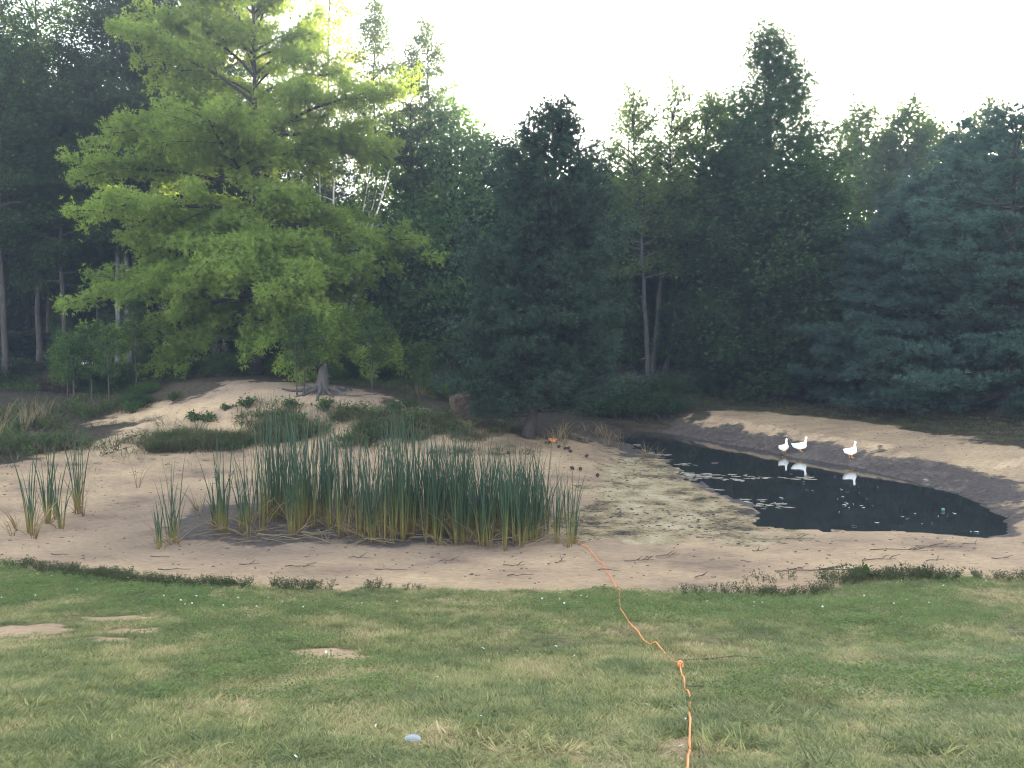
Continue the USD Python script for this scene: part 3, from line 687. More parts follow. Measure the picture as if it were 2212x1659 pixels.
K_GOLD, counts['gold'] = broadleaf(74, 24, .16, .5, interp([0, .3, .6, 1], [2.2, 3.0, 2.6, .6]), interp([0, .5, 1], [.2, .5, 1.2]), 40, 75, .18, B_grey, M_gold, droop=.12, flat=.2, hspread=.3, name='golden_tree', sec=4)
K_BIRCH, counts['birch'] = broadleaf(75, 11.5, .11, .42, interp([0, .3, .6, 1], [1.0, 1.7, 1.4, .4]), interp([0, .5, 1], [.2, .5, 1.2]), 44, 60, .13, B_birch, M_mid, droop=.18, flat=.16, hspread=.24, name='birch', sec=4, wander=.45, sides=7,
                                      stems=[((-.07, .05), .95, (-.25, 0)), ((.26, -.02), .92, (.28, .05)), ((.11, .1), .9, (.05, .15)), ((-.01, -.03), 1.0, (.1, -.1)), ((.19, .12), .8, (.2, .2))])
K_SAP = []
for sd, Hh in ((81, 2.6), (82, 3.6), (83, 2.0)):
    k, counts['s%d' % sd] = broadleaf(sd, Hh, .022, .40, interp([0, .5, 1], [.5, .65, .25]), interp([0, 1], [.3, 1.1]), 14, 150, .085, B_dark, M_shrub, droop=.1, flat=.08, hspread=.10, name='sapling', sec=3, sides=5)
    K_SAP.append(k)

def shrub(seed, R, H, n, leaf, mat, name='shrub', stems=9, bark=B_dark, hollow=.55):
    rng = np.random.default_rng(seed)
    limbs, C_, D_ = [], [], []
    for i in range(stems * 3):
        az = rng.uniform(0, 2 * PI); tilt = rng.uniform(0, 1) ** .7
        L = rng.uniform(.65, 1.1)
        tip = np.array([math.cos(az) * R * tilt, math.sin(az) * R * tilt, H * math.sqrt(max(.05, 1 - .75 * tilt ** 2)) * L])
        s = np.linspace(0, 1, 5)[:, None]
        b = np.array([math.cos(az) * .12 * R, math.sin(az) * .12 * R, -.04])
        p = b + (tip - b) * s + np.array([0, 0, .12 * H]) * np.sin(s * PI)
        limbs.append((p, np.array([.014, .011, .008, .006, .003])))
        m = n // (stems * 3)
        w = rng.uniform(hollow * .55, 1.03, m)
        c = b + (tip - b) * w[:, None] + np.array([0, 0, .12 * H]) * np.sin(w * PI)[:, None] + rng.normal(size=(m, 3)) * np.array([.16 * R, .16 * R, .10 * H]) * w[:, None]
        c[:, 2] = np.abs(c[:, 2])
        C_.append(c); D_.append(np.tile(unit(tip - b), (m, 1)))
    C_, D_ = np.vstack(C_), np.vstack(D_)
    n = len(C_)
    k = kind_prim(name)
    Ls = leaf * rng.uniform(.7, 1.3, n)
    obj('stems', tubes(limbs, 4), bark, k)
    obj('foliage', leaves(C_, unit(D_ * .4 + unit(rng.normal(size=(n, 3)))), unit(np.array([0, 0, 1.0]) + .8 * rng.normal(size=(n, 3))), Ls, Ls * .55), mat, k, kind='stuff')
    return k
K_SH = [shrub(91, .9, 1.1, 2600, .10, M_shrub), shrub(92, 1.2, .9, 3000, .10, M_dark), shrub(93, .8, 1.0, 2200, .11, M_greyshrub), shrub(94, 1.0, .8, 2200, .10, M_redshrub), shrub(95, 1.0, 1.5, 3200, .11, M_dark)]
K_WEEDS = [shrub(96, .30, .32, 170, .11, M_shrub, 'leafy_weed', 4), shrub(97, .42, .5, 320, .11, M_shrub, 'leafy_weed', 5)]

def top_scale(px, top, d, base_z, H):
    return (at_d(px, top, d)[2] - base_z) / H

_rt = np.random.default_rng(7)
def tree(kind, H, px, top, d, name, label, group=None, rotz=None, wide=1.0, cat='tree', tilt=None):
    p = at_d(px, 300, d); z = ground_z(float(p[0]), float(p[1]))
    s = top_scale(px, top, d, z, H)
    return copy_of(kind, name, label, cat, (p[0], p[1], z - .05), _rt.uniform(0, 2 * PI) if rotz is None else rotz, (s * wide, s * wide, s), group, rot=None if tilt is None else (0, tilt, 0))

tree(K_OAK, 19.0, 256, -50, 38.0, 'pin_oak', 'large bright green pin oak with drooping layered branches on the mound', rotz=.6, wide=.9)
pp = ground_at(527, 438)
copy_of(K_PINE, 'black_pine', 'dark blue-green pine with leaning trunk on the sand spit in the middle', 'tree', (pp[0], pp[1], pp[2] - .05), .0, (lambda q_: (q_ * .95, q_ * .95, q_))(top_scale(558, 112, pp[1], pp[2], 12.4)))
bp = at_d(335, 380, 42.5); bp[2] = ground_z(float(bp[0]), 42.5)
copy_of(K_BIRCH, 'birch', 'clump of white birch trunks fanning out behind the pin oak', 'tree', (bp[0], bp[1], bp[2] - .05), 0.0, (1, 1, 1.0))
tree(K_MAPLE, 17.5, 768, 26, 43, 'maple', 'tall dense pointed tree right of the slender trunks behind the far bank', rotz=1.0)
tree(K_WP1, 11.5, 918, 178, 34, 'white_pine', 'soft blue-green white pine sweeping low over the far lawn, left one of the pair', rotz=.3)
tree(K_WP2, 11.5, 1010, 112, 31.5, 'white_pine', 'tallest blue-green white pine, cut by the right edge of the picture', rotz=2.0)
tree(K_WP1, 11.5, 1100, 120, 34, 'white_pine', 'blue-green white pine just past the right edge', rotz=1.3)
tree(K_WP2, 11.5, 970, 138, 38, 'white_pine', 'blue-green white pine standing behind the pair on the right', rotz=4.1)
tree(K_WP1, 11.5, 862, 225, 39, 'white_pine', 'small blue-green white pine left of the big ones, beside the pointed maple', rotz=5.0)
tree(K_D[1], 13, 800, 165, 40, 'leafy_tree', 'bushy rounded tree in front of the right side of the pointed maple', wide=1.45)
tree(K_D[0], 15, 735, 150, 44, 'leafy_tree', 'dark bushy tree beside the left of the pointed maple')
# slender trees between pine and maple
for px, top, d, tl, lb in ((650, 92, 42, -4, 'slender tree with a curved thin trunk right of the dark pine'), (652, 86, 43.5, 4, 'slender tree with two leaning grey trunks, sky showing through its crown'), (664, 96, 44, 9, 'slender olive tree leaning right in front of the maple')):
    tree(K_ASP, 15, px, top, d, 'aspen', lb, tilt=tl)
for px, top, d in ((628, 110, 50), (675, 120, 52), (705, 100, 50), (722, 105, 54)):
    tree(K_ASP, 15, px, top, d, 'aspen', 'thin olive tree in the loose stand behind the slender trunks', 'thin trees behind the slender trunks')
# sparse crown against the sky, two thin trunks
tree(K_SPARSE, 19, 430, 22, 46, 'slender_tree', 'tall thin tree with a sparse dark crown against the white sky')
tree(K_SPARSE, 19, 409, 48, 45, 'slender_tree', 'thin bare-trunked tree left of the tallest sparse one')
tree(K_SPARSE, 19, 372, 2, 49, 'slender_tree', 'sparse thin tree close to the right side of the pin oak')
tree(K_D[3], 13, 452, 112, 45, 'leafy_tree', 'round-topped mid green tree between pin oak and dark pine')
tree(K_D[1], 13, 484, 142, 47, 'leafy_tree', 'lower dark green tree touching the left of the dark pine')
tree(K_D[3], 13, 405, 130, 47, 'leafy_tree', 'mid green tree behind the right side of the pin oak')
tree(K_D[0], 15, 520, 140, 48, 'leafy_tree', 'dark leafy tree directly behind the dark pine')
tree(K_D[1], 13, 590, 165, 46, 'leafy_tree', 'leafy tree filling the gap right of the dark pine')
tree(K_GOLD, 24, 225, -40, 50, 'golden_tree', 'yellow-leaved tree top glowing above the pin oak, left one')
tree(K_GOLD, 24, 330, -30, 52, 'golden_tree', 'yellow-leaved tree top glowing above the pin oak, right one')
for px, top, d, lb in ((858, 108, 58, 'poplar with a yellowing spire beside the maple'), (884, 128, 60, 'short poplar spire between two taller ones'), (903, 104, 58, 'tall narrow poplar spire above the white pines'), (927, 122, 61, 'rounded poplar right of the tall narrow spire'),
                       (955, 130, 60, 'yellow poplar glowing above the white pines'), (984, 103, 62, 'loose thin poplar nearest the tallest white pine'), (1010, 140, 63, 'poplar half hidden behind the tallest white pine')):
    tree(K_POP, 15, px, top, d, 'poplar', lb, wide=1.3)
# woodland on the left, row behind row
multi = [(118, -40, 43.5, 'left'), (127, -55, 43.6, 'middle'), (133, -20, 44.2, 'right')]
for px, top, d, w in multi:
    tree(K_W[0], 24, px, top, d, 'woodland_tree', f'{w} one of the tight trio of straight pale grey trunks left of the pin oak', 'tight trio of grey trunks')
front = [(-70, -80, 42, 1), (-28, -60, 45, 1), (4, -45, 41.5, 1), (38, -70, 46, 2), (64, 30, 43, 1), (98, 70, 48, 2), (165, -50, 47, 1), (190, -75, 45, 2), (215, -60, 48, 1)]
for (px, top, d, v), w in zip(front, ('past the left edge of the picture, farther out', 'just past the left edge of the picture', 'first from the left edge of the picture', 'second from the left edge of the picture', 'third from the left edge, with a lower top', 'fourth from the left edge, set back and lower', 'just right of the trio of grey trunks', 'behind the left side of the pin oak', 'closest behind the pin oak on its left')):
    tree(K_W[v], (24, 23, 25)[v], px, top, d, 'woodland_tree', f'tall dark woodland tree, {w}', 'tall trees at the left forest edge')
rng = np.random.default_rng(17)
n_back = 0
for d, px0, px1, step, t0, t1 in ((53, -140, 420, 40, 20, 130), (60, -180, 440, 36, 90, 170), (68, -200, 470, 36, 120, 190), (77, -220, 520, 36, 150, 200)):
    for px in np.arange(px0, px1, step):
        x = px + rng.uniform(-12, 12); top = rng.uniform(t0, t1) + max(0, x - 300) * .35
        v = rng.integers(0, 5)
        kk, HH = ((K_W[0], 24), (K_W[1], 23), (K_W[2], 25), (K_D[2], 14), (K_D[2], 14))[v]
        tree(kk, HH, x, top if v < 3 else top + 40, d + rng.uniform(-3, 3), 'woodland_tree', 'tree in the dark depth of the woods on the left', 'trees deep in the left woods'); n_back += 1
for d, px0, px1, step, t0, t1 in ((54, 430, 720, 40, 165, 215), (62, 430, 1240, 42, 215, 245), (74, 430, 1260, 48, 225, 255)):
    for px in np.arange(px0, px1, step):
        x = px + rng.uniform(-14, 14); v = rng.integers(0, 2)
        tree(K_D[v], (15, 13)[v], x, rng.uniform(t0, t1), d + rng.uniform(-3, 3), 'leafy_tree', 'low leafy tree in the distant woods behind the pond', 'distant trees behind the pond', wide=1.25); n_back += 1
for px in np.arange(-150, 620, 38):                               # understorey under the tall crowns
    v = 2; d = rng.uniform(50, 60)
    x = px + rng.uniform(-10, 10)
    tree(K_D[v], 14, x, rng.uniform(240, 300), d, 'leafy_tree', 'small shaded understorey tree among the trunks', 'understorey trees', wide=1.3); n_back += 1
print('leaves', counts, 'back trees', n_back)

# saplings at the forest edge
for px, py, v, s, lb in ((68, 402, 0, 1.0, 'sapling by the dry reeds at the left'), (74, 405, 2, 1.2, 'short sapling right in front of the white-lidded drum'), (92, 402, 0, 1.1, 'sapling right of the white-lidded drum'),
                         (110, 408, 1, .8, 'bent sapling in front of the cut log'), (137, 391, 1, .95, 'straight sapling in front of the grey trunk trio'), (108, 374, 1, .9, 'bushy-topped sapling left of the grey trunk trio'),
                         (60, 374, 1, .95, 'bushy-topped sapling left of the white-lidded drum'), (297, 395, 1, .75, 'thin sapling left of the stump'), (304, 396, 0, 1.0, 'pale thin sapling leaning beside the stump'), (372, 392, 0, 1.1, 'reddish-topped sapling on the crest right of the stump'),
                         (418, 398, 2, 1.0, 'small sapling at the right end of the crest')):
    g = ground_at(px, py)
    copy_of(K_SAP[v], 'sapling', lb, 'sapling', g - [0, 0, .02], _rt.uniform(0, 6.28), s)

# shrubs at the forest edge
rng = np.random.default_rng(23)
n_sh = 0
def shrubs(pts, kinds, label, group, smin=.7, smax=1.3):
    global n_sh
    for px, py in pts:
        if 72 < px < 102 and py > 374:
            continue
        g = ground_at(px, py)
        s = rng.uniform(smin, smax)
        copy_of(K_SH[kinds[rng.integers(len(kinds))]], 'shrub', label, 'shrub', g - [0, 0, .05], rng.uniform(0, 6.28), (s, s, s * rng.uniform(.8, 1.1)), group)
        n_sh += 1
jit = lambda n, x0, x1, y0, y1: [(rng.uniform(x0, x1), rng.uniform(y0, y1)) for _ in range(n)]
shrubs(jit(28, -30, 130, 372, 396), (0, 1, 4, 3), 'green shrub in the tangle at the left forest edge', 'shrubs at the left forest edge')
shrubs(jit(9, 60, 150, 392, 412), (0, 1), 'low green shrub on the left flank of the mound', 'low shrubs on the left flank of the mound', .45, .8)
shrubs(jit(16, 130, 300, 366, 377), (0, 1), 'green shrub in the shade under the pin oak', 'shrubs under the pin oak', .6, 1.1)
shrubs(jit(14, 310, 440, 372, 386), (0, 0, 1, 3), 'green shrub on the mound crest behind the stump', 'shrubs behind the stump', .6, 1.0)
shrubs(jit(8, 440, 525, 385, 402), (0, 1, 2), 'leafy shrub behind the straw bales', 'shrubs behind the straw bales', .6, 1.0)
shrubs(jit(10, 585, 670, 408, 424), (1, 4, 1), 'dark bush overhanging the far end of the pond', 'dark bushes at the far end of the pond', .8, 1.3)
shrubs(jit(10, 610, 720, 385, 398), (2, 0, 2), 'grey-green shrub at the forest edge behind the pond', 'grey-green shrubs behind the pond', .6, 1.1)
shrubs(jit(10, 700, 790, 390, 398), (3, 3, 4), 'bronze-leaved shrub under the maple', 'bronze shrubs under the maple', .7, 1.1)
shrubs([(825, 404)], (2,), 'lone leafy grey-green shrub at the edge of the far lawn', None, 1.0, 1.1)
shrubs(jit(7, 780, 880, 393, 401), (4, 3, 1), 'dark shrub in the shade left of the white pines', 'dark shrubs beside the white pines', .7, 1.1)
print('shrubs', n_sh)
for px, py, v, s, lb in ((133, 413, 1, .9, 'leafy weed on bare sand low on the left of the mound'), (174, 401, 1, .7, 'leafy weed high on the sandy mound'), (248, 408, 1, .8, 'leafy weed in the middle of the mound'), (226, 410, 0, .7, 'tiny weed left of the middle one on the mound'),
                         (291, 410, 1, .8, 'leafy weed below the stump'), (195, 421, 0, 1.0, 'broad-leaved weed growing out of the hummock, left one'), (206, 422, 0, 1.0, 'broad-leaved weed growing out of the hummock, right one'), (410, 410, 1, .9, 'dark weed above the cattails, near the bales'), (395, 414, 1, .9, 'dark weed above the middle of the cattails'),
                         (325, 411, 1, .9, 'dark weed above the left of the cattails'), (861, 577, 0, .6, 'bright broad-leaved weed at the lawn edge')):
    copy_of(K_WEEDS[v], 'leafy_weed', lb, 'weed', ground_at(px, py) - [0, 0, .02], _rt.uniform(0, 6.28), s)

# ------------------------------------------------------------------ cattails
K_CAT = []
for sd in range(8):
    r = np.random.default_rng(200 + sd)
    k = kind_prim('cattail')
    v, f, h = blades(r, 5 + sd % 4, 2.3, .022, .2, .05, seg=6, curl=.3 if sd % 3 else .55, lean=.055)
    obj('leaf_blades', (v, f), M_cattail, k, primvars={'along': h})
    v, f, h = blades(r, 3, .8, .02, .8, .08, seg=4, curl=.9, lean=.55)
    obj('dead_leaves', (v, f), M_drycat, k, primvars={'along': h})
    K_CAT.append(k)
K_CATDRY = []
for sd in range(2):
    r = np.random.default_rng(220 + sd)
    k = kind_prim('dry_cattail')
    v, f, h = blades(r, 5, 1.7, .018, .3, .04, seg=6, curl=.5, lean=.1)
    obj('leaf_blades', (v, f), M_drycat, k, primvars={'along': h})
    K_CATDRY.append(k)
rng = np.random.default_rng(29)
def cattails(spec, label, group, kinds=K_CAT, name='cattail'):
    for (x0, x1, y0, y1, n, h) in spec:
        for i in range(n):
            if i % 3 == 0 or n < 8:
                a, b = o2((rng.uniform(x0, x1), rng.uniform(y0, y1)))[0]
                g0_ = ground_at(a, b)
            g = g0_ + [rng.normal(0, .16), rng.normal(0, .2), 0] if n >= 8 else g0_.copy()
            g[2] = ground_z(float(g[0]), float(g[1]))
            s = h / 2.0 * rng.uniform(.62, 1.15)
            copy_of(kinds[rng.integers(len(kinds))], name, label, 'cattail', g - [0, 0, .03], rng.uniform(0, 6.28), (1.0, 1.0, s), group)
cattails([(590, 720, 1095, 1156, 60, 2.15), (720, 780, 1120, 1165, 9, 2.0), (790, 900, 1105, 1170, 40, 2.15), (890, 1000, 1110, 1172, 48, 1.95), (980, 1100, 1110, 1178, 58, 1.75), (1090, 1215, 1100, 1174, 66, 1.4)],
         'green cattail in the dense bed in front of the mound', 'cattails of the dense bed')
cattails([(520, 570, 1120, 1155, 8, 1.75), (455, 490, 1135, 1160, 6, 1.75)], 'green cattail in the thin fringe left of the dense bed', 'cattails in the thin fringe')
cattails([(340, 350, 1180, 1190, 2, 1.5), (366, 384, 1160, 1182, 4, 1.7)], 'green cattail in the small clump by the lawn left of the bed', 'cattails in the small clump')
cattails([(60, 72, 1150, 1166, 2, 1.9), (95, 125, 1120, 1135, 4, 1.6), (130, 140, 1130, 1180, 2, 1.3), (160, 175, 1100, 1115, 3, 2.2)], 'thin cattail standing apart on the sand at the left', 'lone cattails on the left sand')
cattails([(10, 40, 1140, 1160, 3, 1.0), (60, 75, 1150, 1170, 2, 1.6), (296, 302, 1050, 1055, 1, 1.3), (160, 180, 1105, 1120, 2, 1.3), (420, 440, 1100, 1120, 3, 1.0), (640, 900, 1110, 1170, 16, 1.2), (330, 350, 1170, 1185, 1, .9)], 'dry tan cattail stalk among the green ones', 'dry cattail stalks', K_CATDRY, 'dry_cattail')
cattails([(1330, 1345, 960, 975, 2, .9), (1385, 1400, 975, 985, 3, .8), (1410, 1422, 985, 992, 3, .7)], 'short broken cattail stub at the left rim of the water', 'cattail stubs by the water', K_CATDRY, 'dry_cattail')
cattails([(1190, 1320, 935, 968, 34, .9)], 'dry yellowed reed under the dark bush by the pine', 'dry reeds by the pine', K_CATDRY, 'dry_cattail')
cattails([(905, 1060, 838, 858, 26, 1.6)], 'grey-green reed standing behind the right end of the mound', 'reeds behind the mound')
cattails([(-30, 80, 905, 960, 26, 1.6), (60, 130, 900, 930, 8, 1.2)], 'dry pale reed in the thicket at the left edge', 'dry reeds at the left edge', K_CATDRY, 'dry_cattail')

# straw lying round the cattail feet
rng = np.random.default_rng(43)
P_ = np.array([ground_at(*o2((rng.uniform(440, 1225), 1178 - abs(rng.normal(0, 26))))[0]) for _ in range(170)])
sp = []
for k in range(3):
    b_ = np.random.default_rng(600 + k)
    t_ = np.linspace(0, 1, 5)
    pts_ = np.column_stack([(t_ - .5) * .62, b_.normal(0, .015, 5), .03 + .10 * b_.uniform() * t_])
    v_, f_ = tubes([(pts_, np.full(5, .006))], 4)
    sp.append(((v_, f_), M_drycat, {'along': np.full(len(v_), .35 + .3 * k)}))
instancer('fallen_reeds', sp, P_ + [0, 0, .015], rng.integers(0, 3, len(P_)), rng.uniform(0, 6.28, len(P_)), rng.uniform(.4, 1.3, len(P_)), 'dry broken reeds lying on the dark mud round the cattails', 'dead reeds')

# ------------------------------------------------------------------ grass and weeds
def tuft_protos(seed, n, count, h, w, spread, r, mat, seg=3, curl=.8, lean=.35):
    out = []
    for k in range(n):
        v, f, hh = blades(np.random.default_rng(seed + k), count, h, w, spread, r, seg=seg, curl=curl, lean=lean)
        out.append(((v, f), mat, {'along': hh}))
    return out
rng = np.random.default_rng(31)
def frust(n, y0, y1, margin=1.12, power=1.0):
    y = y0 + (y1 - y0) * rng.uniform(size=n) ** power
    x = rng.uniform(-1, 1, n) * (512 / FOC) * y * margin
    return np.column_stack([x, y])
lookup = {k: RegularGridInterpolator((ys, xs), a.reshape(XX.shape), bounds_error=False, fill_value=0) for k, a in (('lawn', w_lawn), ('sd_lawn', sd_lawn), ('wood', w_wood), ('fl', w_fl), ('bare', bw), ('bed', sd_bed), ('pond', sd_pond))}
def val(k, p):
    return lookup[k](p[:, ::-1])
p = np.vstack([frust(38000, 3.6, 15.5, 1.15, .85), frust(17000, 3.6, 7.5, 1.15)])
v1 = val('lawn', p); dens = meshkit.fbm(np.column_stack([p * 1.1, np.zeros(len(p))]), 3, 21)
keep = (v1 > rng.uniform(.25, 1, len(p))) & (dens > rng.uniform(.15, .5, len(p)))
p = p[keep]
hs = .55 + 1.0 * meshkit.fbm(np.column_stack([p * .7, np.ones(len(p))]), 3, 33)
hs *= rng.uniform(.7, 1.25, len(p)) * (1 - .25 * smooth01(9, 5, p[:, 1]))
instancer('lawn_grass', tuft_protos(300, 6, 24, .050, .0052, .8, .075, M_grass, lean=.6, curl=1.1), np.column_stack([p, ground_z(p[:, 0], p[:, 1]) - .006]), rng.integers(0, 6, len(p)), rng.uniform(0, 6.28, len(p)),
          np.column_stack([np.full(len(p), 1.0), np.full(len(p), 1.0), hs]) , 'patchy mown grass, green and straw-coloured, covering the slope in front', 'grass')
print('grass tufts', len(p))
# clover carpet on the outer lawn and coarse tufts at the bottom
def leaf_tuft(seed, n, r, h, leaf, stem=None):
    g = np.random.default_rng(seed)
    a = g.uniform(0, 6.28, n); rr = r * np.sqrt(g.uniform(size=n))
    c = np.column_stack([np.cos(a) * rr, np.sin(a) * rr, h * g.uniform(.3, 1, n)])
    a2 = g.uniform(0, 6.28, n)
    return leaves(c, np.column_stack([np.cos(a2), np.sin(a2), g.normal(.1, .3, n)]), unit(np.array([0, 0, 1.0]) + .45 * g.normal(size=(n, 3))), leaf * g.uniform(.7, 1.2, n), leaf * .75)
p = frust(16000, 5.5, 15.5, 1.15)
sl = val('sd_lawn', p); cl = meshkit.fbm(np.column_stack([p * .5, np.zeros(len(p))]), 3, 41)
keep = (val('lawn', p) > .6) & (cl + .35 * np.exp(-((sl - 1.2) / 1.3) ** 2) > rng.uniform(.57, .86, len(p)))
p = p[keep]
instancer('clover', [(leaf_tuft(400 + k, 36, .12, .055, .021), M_clover, {}) for k in range(4)], np.column_stack([p, ground_z(p[:, 0], p[:, 1])]), rng.integers(0, 4, len(p)), rng.uniform(0, 6.28, len(p)), rng.uniform(.7, 1.3, len(p)),
          'dark green clover patches along the outer lawn', 'clover')
pf = p[(rng.uniform(size=len(p)) < .03) & (val('sd_lawn', p) < 2.2)]
fl = trimesh.creation.icosphere(1, .0085); fl.apply_scale([1, 1, .9])
instancer('clover_flowers', [((fl.vertices, fl.faces), M_petal, {})], np.column_stack([pf + rng.normal(0, .05, pf.shape), ground_z(pf[:, 0], pf[:, 1]) + .085]), np.zeros(len(pf), int), np.zeros(len(pf)), rng.uniform(.7, 1.4, len(pf)), 'tiny white clover heads dotting the outer lawn', 'flowers')
# coarse crabgrass tufts near the camera
p = frust(900, 3.7, 5.6, 1.1)
p = p[(meshkit.fbm(np.column_stack([p * 1.6, np.zeros(len(p))]), 2, 51) > rng.uniform(.4, .7, len(p)))]
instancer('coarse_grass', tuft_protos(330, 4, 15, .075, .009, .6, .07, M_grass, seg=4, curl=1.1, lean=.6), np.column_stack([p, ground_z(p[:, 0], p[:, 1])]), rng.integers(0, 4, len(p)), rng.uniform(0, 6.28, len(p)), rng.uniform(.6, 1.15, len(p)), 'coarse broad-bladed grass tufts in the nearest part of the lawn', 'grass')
# reddish weeds on the lawn's outer edge
seg = np.vstack([lawn_edge]); L = np.concatenate([[0], np.cumsum(np.hypot(*np.diff(seg, axis=0).T))])
s = rng.uniform(0, L[-1], 2000); e = np.column_stack([np.interp(s, L, seg[:, 0]), np.interp(s, L, seg[:, 1])]) + rng.normal(0, [.05, .11], (2000, 2)) - [0, .08]
clump = meshkit.fbm(np.column_stack([s * .8, s * 0, s * 0]), 3, 61)
e = e[clump > rng.uniform(.30, .74, 2000)]
def weed(seed):
    g = np.random.default_rng(seed); n = 90
    st = g.integers(0, 9, n); az = st * .9; w = g.uniform(.15, 1, n)
    c = np.column_stack([np.cos(az) * .09 * w, np.sin(az) * .09 * w, .19 * w]) + g.normal(0, .012, (n, 3))
    c[:, 2] = np.abs(c[:, 2])
    return leaves(c, unit(g.normal(size=(n, 3)) + [0, 0, .8]), unit(g.normal(size=(n, 3))), .034 * g.uniform(.6, 1.2, n), .016)
instancer('edge_weeds', [(weed(500 + k), M_weed, {}) for k in range(4)], np.column_stack([e, ground_z(e[:, 0], e[:, 1])]), rng.integers(0, 4, len(e)), rng.uniform(0, 6.28, len(e)), rng.uniform(.3, .75, len(e)), 'reddish brown and green weeds fringing the lawn where the sand begins', 'weeds')
g0 = ground_at(868, 579); e = np.column_stack([rng.normal(g0[0] + .1, .9, 60), rng.normal(g0[1] - .05, .16, 60)])
instancer('tall_weeds', [(weed(510 + k), M_weed, {}) for k in range(3)], np.column_stack([e, ground_z(e[:, 0], e[:, 1])]), rng.integers(0, 3, len(e)), rng.uniform(0, 6.28, len(e)), rng.uniform(.35, 1.0, len(e)), 'taller weed patch on the right bulge of the lawn edge', 'weeds')
# grass on the far bank
p = np.vstack([np.column_stack([rng.uniform(5, 34, 7000), rng.uniform(22, 46, 7000)])])
keep = (val('fl', p) > rng.uniform(.3, .9, len(p)))
p = p[keep]
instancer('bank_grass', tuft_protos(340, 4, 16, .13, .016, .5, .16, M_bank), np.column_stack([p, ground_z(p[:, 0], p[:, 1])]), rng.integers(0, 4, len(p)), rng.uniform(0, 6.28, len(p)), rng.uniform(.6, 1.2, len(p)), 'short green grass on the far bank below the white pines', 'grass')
# hummock grass on the mound, and grass behind the cattails
def patch(name, blobs, n, protos, smin, smax, label, cat='grass'):
    P_ = []
    for a, b, rx, ry, wt in blobs:
        g = ground_at(a, b); m = int(n * wt)
        P_.append(np.column_stack([g[0] + rng.normal(0, rx * .62, m), g[1] + rng.normal(0, ry * .62, m)]))
    P_ = np.vstack(P_)
    P_ = P_[meshkit.fbm(np.column_stack([P_ * 1.3, np.zeros(len(P_))]), 3, 77) > rng.uniform(.36, .56, len(P_))]
    instancer(name, protos, np.column_stack([P_, ground_z(P_[:, 0], P_[:, 1])]), rng.integers(0, len(protos), len(P_)), rng.uniform(0, 6.28, len(P_)), rng.uniform(smin, smax, len(P_)), label, cat)
M_dryg = blade_look('dry_bank_grass', [(0.0, (.08, .06, .038)), (.5, (.15, .118, .068)), (1.0, (.22, .175, .105))], .3, rnd=.35)
greenp = tuft_protos(350, 3, 9, .34, .011, .7, .16, M_bank, seg=4, lean=.45)
dryp = tuft_protos(360, 2, 7, .36, .009, .8, .18, M_dryg, seg=4, lean=.5)
leafp = [(leaf_tuft(420 + k, 34, .16, .24, .062), M_shrub, {}) for k in range(2)]
lowp = [(leaf_tuft(430 + k, 30, .20, .10, .055), M_weed, {}) for k in range(2)]
patch('hummock_grass', [(200, 443, 1.25, .7, .4), (178, 447, .7, .35, .2), (225, 441, .8, .5, .25), (163, 450, .4, .3, .15)], 1500, greenp + greenp + dryp + leafp[:1] + lowp, .6, 1.6, 'long grass on the low hummock left of the cattails')
patch('mound_growth', [(330, 432, 1.4, 1.1, .22), (385, 432, 1.5, 1.1, .25), (425, 430, 1.1, 1.0, .2), (290, 437, .9, .7, .12), (265, 428, 1.0, 1.0, .08), (350, 418, 2.2, .8, .13)], 2300, greenp + greenp + dryp + leafp + lowp, .7, 2.0, 'rough grass and weeds at the foot of the mound behind the cattails')
patch('spit_grass', [(490, 428, .9, .6, .3), (512, 434, .7, .5, .3), (470, 452, 1.4, .4, .2), (450, 440, 1.2, .6, .2)], 700, greenp + dryp + dryp + lowp, .5, 1.2, 'thin dry grass round the foot of the dark pine')
patch('thicket_grass', [(10, 425, 2.4, 2.0, .35), (60, 412, 2.2, 1.6, .35), (25, 448, 2.4, 1.2, .3)], 1700, greenp + greenp + dryp + leafp + lowp, .7, 2.0, 'tangled dry grass in the thicket at the left edge')
patch('sand_edge_grass', [(40, 462, 3.0, 1.2, .4), (90, 445, 2.0, 1.2, .3), (120, 425, 1.2, .8, .3)], 420, dryp + lowp, .3, .8, 'thin dead grass where the left thicket meets the sand')
patch('crest_grass', [(120, 395, 2.0, 1.0, .2), (180, 380, 2.5, .8, .3), (400, 390, 2.2, .9, .3), (340, 384, 1.5, .6, .2)], 620, greenp + dryp + leafp, .4, 1.1, 'grass and leafy weeds along the crest of the mound')
patch('undergrowth', [(30, 385, 3.5, 2.5, .2), (110, 385, 3.0, 2.0, .15), (200, 372, 4.0, 2.0, .15), (330, 378, 3.0, 1.5, .15), (460, 395, 3.0, 2.0, .12), (620, 402, 2.5, 2.0, .1), (720, 396, 4.0, 1.5, .13)], 1800, leafp + leafp + lowp + greenp[:1], .8, 2.0, 'mixed leafy undergrowth along the edge of the woods', 'undergrowth')

rng = np.random.default_rng(67)
p = np.column_stack([rng.uniform(-48, 52, 2600), rng.uniform(50, 66, 2600)])
instancer('far_undergrowth', [(leaf_tuft(440 + k, 60, .16, .24, .05), M_deep, {}) for k in range(3)], np.column_stack([p, ground_z(p[:, 0], p[:, 1]) - .05]), rng.integers(0, 3, len(p)), rng.uniform(0, 6.28, len(p)), rng.uniform(5, 10, len(p)), 'dense dark brush filling the depth of the woods', 'undergrowth')
